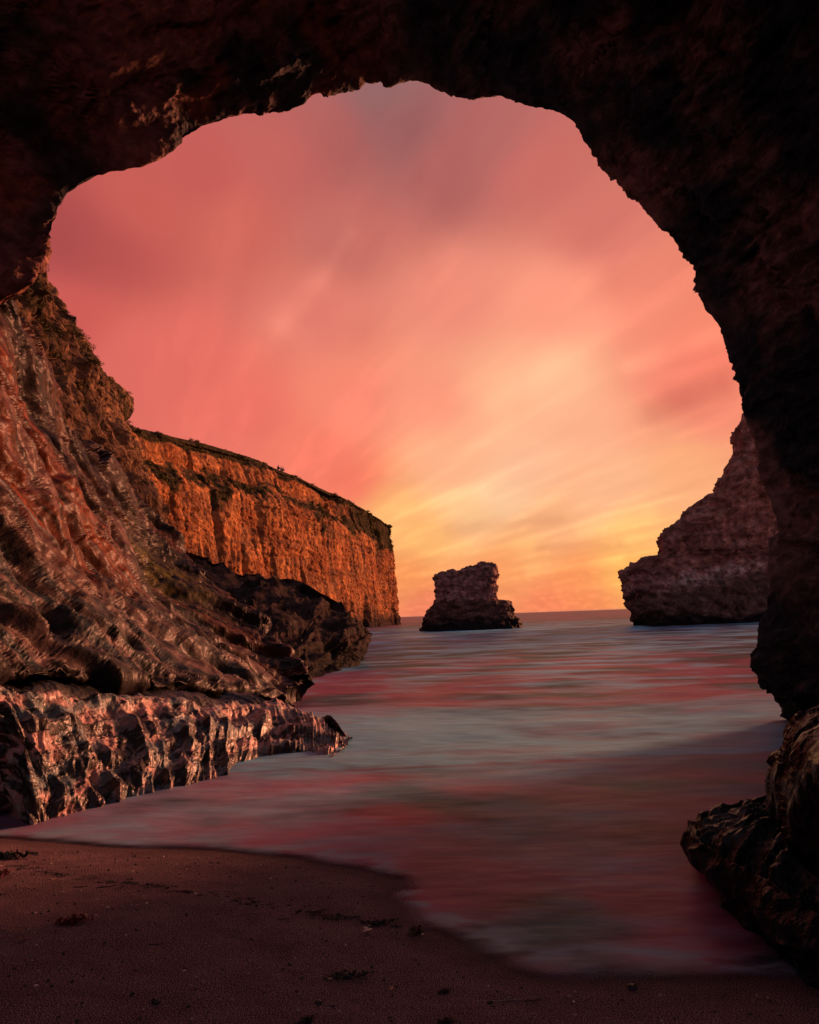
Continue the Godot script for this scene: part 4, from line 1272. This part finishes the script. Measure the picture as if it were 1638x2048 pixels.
func twig(length: float, thick: float, bend: float, sd: int, forked: bool) -> ArrayMesh:
	var r := RandomNumberGenerator.new()
	r.seed = sd
	var st := SurfaceTool.new()
	st.begin(Mesh.PRIMITIVE_TRIANGLES)
	var pts := []
	for k in 7:
		var t := k / 6.0 - 0.5
		pts.append(Vector3(t * length, thick * 0.6 + absf(t) * thick * r.randf(), (0.25 - t * t) * bend * length + r.randf_range(-0.5, 0.5) * thick))
	stick(st, pts, thick, thick * 0.45)
	if forked:
		stick(st, [pts[3], pts[3] + Vector3(length * 0.16, thick, length * 0.12), pts[3] + Vector3(length * 0.3, thick * 0.7, length * 0.16)], thick * 0.7, thick * 0.3)
	st.generate_normals()
	return st.commit()

func weed_clump(size: float, blades: int, sd: int, tall: float) -> ArrayMesh:
	var r := RandomNumberGenerator.new()
	r.seed = sd
	var st := SurfaceTool.new()
	st.begin(Mesh.PRIMITIVE_TRIANGLES)
	for k in blades:
		var az := r.randf() * TAU
		var p := Vector3(r.randfn() * 0.25, 0.02, r.randfn() * 0.12) * size
		var dir := Vector3(cos(az), 0, sin(az) * 0.5)
		var w := size * r.randf_range(0.04, 0.09)
		var len := size * r.randf_range(0.25, 0.6)
		var hgt := size * tall * r.randf_range(0.3, 1.0)
		var prev := p
		for j in range(1, 6):
			var t := j / 5.0
			var q := p + dir * len * t + Vector3(r.randfn() * 0.03, 0, r.randfn() * 0.03) * size
			q.y = 0.012 * size + hgt * sin(PI * minf(t * 1.05, 1.0)) + 0.03 * size * r.randf()
			var side := dir.cross(Vector3.UP) * w * (1.0 - 0.6 * t) + Vector3(0, w * 0.5 * r.randfn(), 0)
			for v in [prev - side, q - side, q + side, prev - side, q + side, prev + side]: st.add_vertex(v)
			prev = q
	st.generate_normals()
	return st.commit()

func shell_mesh(sd: int) -> ArrayMesh:
	var rows := []
	for j in 7:
		var t := j / 6.0
		var r := PackedVector3Array()
		for i in 17:
			var a := lerpf(-1.15, 1.15, i / 16.0)
			var rib := 1.0 + 0.05 * cos(i * PI) * t
			r.append(Vector3(sin(a) * t, (sin(t * PI * 0.62) * 0.42 * cos(a * 0.8) + 0.02) * rib, cos(a) * t - 0.5))
		rows.append(r)
	var s := sheet(rows, even(16, 1), even(6, 1))
	return rock(s, func(p: Vector3, nn: Vector3, u: float, v: float) -> float: return 0.0, func(p: Vector3, nn: Vector3, u: float, v: float, d: float) -> Color: return Color.WHITE, Vector3(0, 5, 0))

func lay(called: String, mesh: Mesh, mat: Material, px: float, py: float, size: Vector3, turn: float, label: String, category: String, group := "", lift := 0.0) -> void:
	var o := put(called, mesh, mat)
	o.position = on_sand(px, py) + Vector3(0, lift, 0)
	o.rotation.y = turn
	o.scale = size
	tag(o, label, category, group)

func build_debris() -> void:
	var dark := plain_mat(lin(0.012, 0.011, 0.011), 0.5)
	var red := plain_mat(lin(0.13, 0.012, 0.012), 0.4)
	var brown := plain_mat(lin(0.06, 0.025, 0.016), 0.45)
	var pale := plain_mat(lin(0.62, 0.52, 0.46), 0.5)
	var orange := plain_mat(lin(0.6, 0.3, 0.16), 0.5)
	var wood := plain_mat(lin(0.3, 0.22, 0.18), 0.8)
	var grey := plain_mat(lin(0.18, 0.18, 0.18), 0.6)
	for m in [dark, red, brown, wood]: m.cull_mode = BaseMaterial3D.CULL_DISABLED
	var weeds := []
	for k in 5: weeds.append(weed_clump(1.0, 12, 100 + k, 0.16))
	var heap := weed_clump(1.0, 60, 200, 0.26)
	var flat := weed_clump(1.0, 40, 201, 0.14)
	var shell := shell_mesh(1)
	var one := Vector3.ONE
	lay("seaweed_clump", heap, red, 143, 1846, one * 0.14, 0.3, "dark red clump of seaweed alone on the sand at the left", "seaweed")
	lay("seaweed_clump", flat, dark, 692, 1954, Vector3(0.16, 0.1, 0.14), 0.15, "flat black mat of seaweed with a trailing strand, low centre of the beach", "seaweed")
	lay("seaweed_clump", heap, brown, 830, 1866, one * 0.1, 1.2, "brown tuft of seaweed just short of the bend of the waterline", "seaweed")
	lay("seaweed_clump", flat, dark, 12, 1716, one * 0.26, 0.1, "black flat seaweed at the left edge, nearest the water", "seaweed")
	lay("seaweed_clump", heap, red, 8, 1748, Vector3(0.12, 0.07, 0.1), 2.0, "dark red seaweed scrap at the left edge, on the wrack line", "seaweed")
	lay("seaweed_clump", flat, dark, 760, 1848, Vector3(0.14, 0.1, 0.1), 0.4, "black seaweed scrap right behind the white shell", "seaweed")
	lay("seaweed_clump", heap, dark, 610, 2046, one * 0.07, 0.9, "black seaweed tuft at the bottom edge left of centre", "seaweed")
	lay("seaweed_clump", heap, dark, 892, 2046, one * 0.06, 0.2, "black seaweed tuft at the bottom edge right of centre", "seaweed")
	lay("seaweed_clump", heap, dark, 888, 1986, one * 0.05, 0.5, "tiny black seaweed tuft right of the orange shell chip", "seaweed")
	lay("shell", shell, pale, 735, 1866, Vector3(0.04, 0.05, 0.045), 0.6, "white broken shell glinting near the bend of the waterline", "shell", "", 0.004)
	lay("shell", shell, pale, 732, 1860, Vector3(0.025, 0.03, 0.02), 2.4, "smaller white shell fragment touching the white broken shell", "shell", "", 0.004)
	lay("shell", shell, orange, 106, 1763, Vector3(0.04, 0.04, 0.03), 1.0, "orange shell fragment just below the wrack line at the left", "shell", "", 0.003)
	lay("shell", shell, pale, 125, 1787, Vector3(0.025, 0.03, 0.02), 0.2, "small pale shell chip below the orange shell fragment at the left", "shell", "", 0.003)
	lay("shell", shell, orange, 783, 1981, Vector3(0.02, 0.03, 0.02), 1.4, "tiny orange shell chip on the sand near the bottom centre", "shell", "", 0.003)
	lay("shell", shell, pale, 845, 1871, Vector3(0.018, 0.02, 0.016), 1.4, "tiny white shell beside the brown seaweed tuft", "shell", "", 0.003)
	lay("shell", shell, pale, 20, 1749, Vector3(0.02, 0.02, 0.018), 0.8, "tiny white shell beside the red seaweed scrap at the left edge", "shell", "", 0.003)
	lay("shell", shell, red, 48, 1881, Vector3(0.035, 0.03, 0.03), 0.5, "dull red shell fragment near the left edge, lower beach", "shell", "", 0.003)
	var k := 0
	for e in [[625, 1823, 0.2, 0.006, 0.15, true, dark, "black forked twig tangled with seaweed at the right end of the wrack line"], [646, 1830, 0.14, 0.006, -0.1, false, red, "dark red kelp stalk beside the black forked twig"],
			[212, 1774, 0.13, 0.005, 0.3, false, dark, "dark curved twig just below the wrack line, left half"], [648, 1934, 0.06, 0.0022, -0.6, false, wood, "pale thin stick above the black seaweed mat"], [633, 1954, 0.065, 0.003, 0.1, false, wood, "pale stick left of the black seaweed mat"],
			[683, 1966, 0.045, 0.002, 0.6, false, wood, "short pale stick below the black seaweed mat"], [837, 1992, 0.05, 0.003, -0.7, false, red, "reddish stalk right of the tiny orange shell chip"], [850, 1994, 0.045, 0.0025, -0.8, true, wood, "light forked stalk touching the reddish stalk"],
			[1000, 1999, 0.36, 0.0035, 0.05, false, wood, "long thin pale stick lying on the sand at the lower right"], [1065, 2000, 0.12, 0.004, 0.2, true, brown, "short brown forked stick at the right end of the long pale stick"], [312, 1889, 0.085, 0.004, 0.1, false, dark, "dark short stick alone in the middle of the left beach"],
			[160, 1774, 0.1, 0.004, 0.1, false, dark, "dark straight twig left of the curved twig below the wrack line"], [6, 1883, 0.1, 0.004, 0.25, false, grey, "grey stick at the left edge of the lower beach"], [270, 1954, 0.035, 0.002, -0.4, false, wood, "tiny pale stick on the lower left beach"], [570, 1838, 0.1, 0.004, 0.05, true, brown, "brown forked kelp stalk just below the right end of the wrack line"],
			[795, 1853, 0.08, 0.004, 0.05, false, brown, "brown stalk between the white shell and the brown seaweed tuft"]]:
		lay("twig", twig(e[2], e[3], 0.16, 300 + k, e[5]), e[6], e[0], e[1], one, e[4], e[7], "twig")
		k += 1
	for e in [[637, 2007, 0.042, "black pebble alone near the bottom, left of centre"], [312, 2004, 0.05, "black flat pebble near the bottom left"], [1265, 1976, 0.05, "dark pebble on the sand at the lower right, by the water"], [980, 2006, 0.03, "small black pebble left of the long pale stick's end"], [127, 1908, 0.024, "small dark pebble on the left beach"], [62, 1914, 0.02, "small grey pebble near the left edge"], [217, 1741, 0.022, "small dark pebble between the wrack line and the water"], [145, 1964, 0.02, "small dark pebble low on the left beach"], [265, 1988, 0.026, "small dark pebble above the black flat pebble"]]:
		lay("pebble", lump(500 + k, 0.55, 0.3), grey if e[3].contains("grey") else dark, e[0], e[1], one * e[2] * 0.55, k * 0.7, e[3], "pebble", "", 0.004)
		k += 1
	# the wrack line: a ragged thread of weed scraps
	var line := [Vector2(0, 1729), Vector2(60, 1742), Vector2(130, 1752), Vector2(220, 1763), Vector2(330, 1776), Vector2(420, 1790), Vector2(500, 1805), Vector2(580, 1819), Vector2(660, 1833), Vector2(730, 1846), Vector2(800, 1856)]
	for i in 110:
		var t := rng.randf() * (line.size() - 1.001)
		var a: Vector2 = line[int(t)].lerp(line[int(t) + 1], fposmod(t, 1.0)) + Vector2(0, rng.randfn() * 4.0)
		lay("seaweed_scrap", weeds[rng.randi() % 5], dark if rng.randf() < 0.8 else brown, a.x, a.y, one * rng.randf_range(0.018, 0.055), rng.randf_range(-0.4, 0.4), "dark scrap of seaweed in the ragged wrack line across the sand", "seaweed", "seaweed scraps along the wrack line")
	# grit and shell hash
	var mm := MultiMesh.new()
	mm.transform_format = MultiMesh.TRANSFORM_3D
	mm.use_colors = true
	mm.mesh = lump(900, 0.6, 0.35)
	var spots: Array[Transform3D] = []
	var tints := []
	while spots.size() < 5200:
		var x := rng.randf_range(-5.0, 3.2)
		var z := rng.randf_range(-6.6, -2.4)
		if shore_distance(x, z) < 0.12: continue
		var s := 0.0028 + 0.009 * pow(rng.randf(), 5.0)
		spots.append(Transform3D(Basis(Vector3.UP, rng.randf() * TAU).scaled(Vector3(s, s, s)), Vector3(x, sand_height(x, z) + s * 0.3, z)))
		var g := rng.randf()
		tints.append(lin(0.03, 0.025, 0.025) if g < 0.55 else (lin(0.3, 0.2, 0.17) if g < 0.93 else lin(0.65, 0.5, 0.42)))
	mm.instance_count = spots.size()
	for i in spots.size():
		mm.set_instance_transform(i, spots[i])
		mm.set_instance_color(i, tints[i])
	var grit := MultiMeshInstance3D.new()
	grit.name = "grit"
	grit.multimesh = mm
	var gm := plain_mat(Color.WHITE, 0.5)
	gm.vertex_color_use_as_albedo = true
	grit.material_override = gm
	tag(grit, "coarse grit and shell fragments strewn over the dark sand", "", "", "stuff")
	add_child(grit)
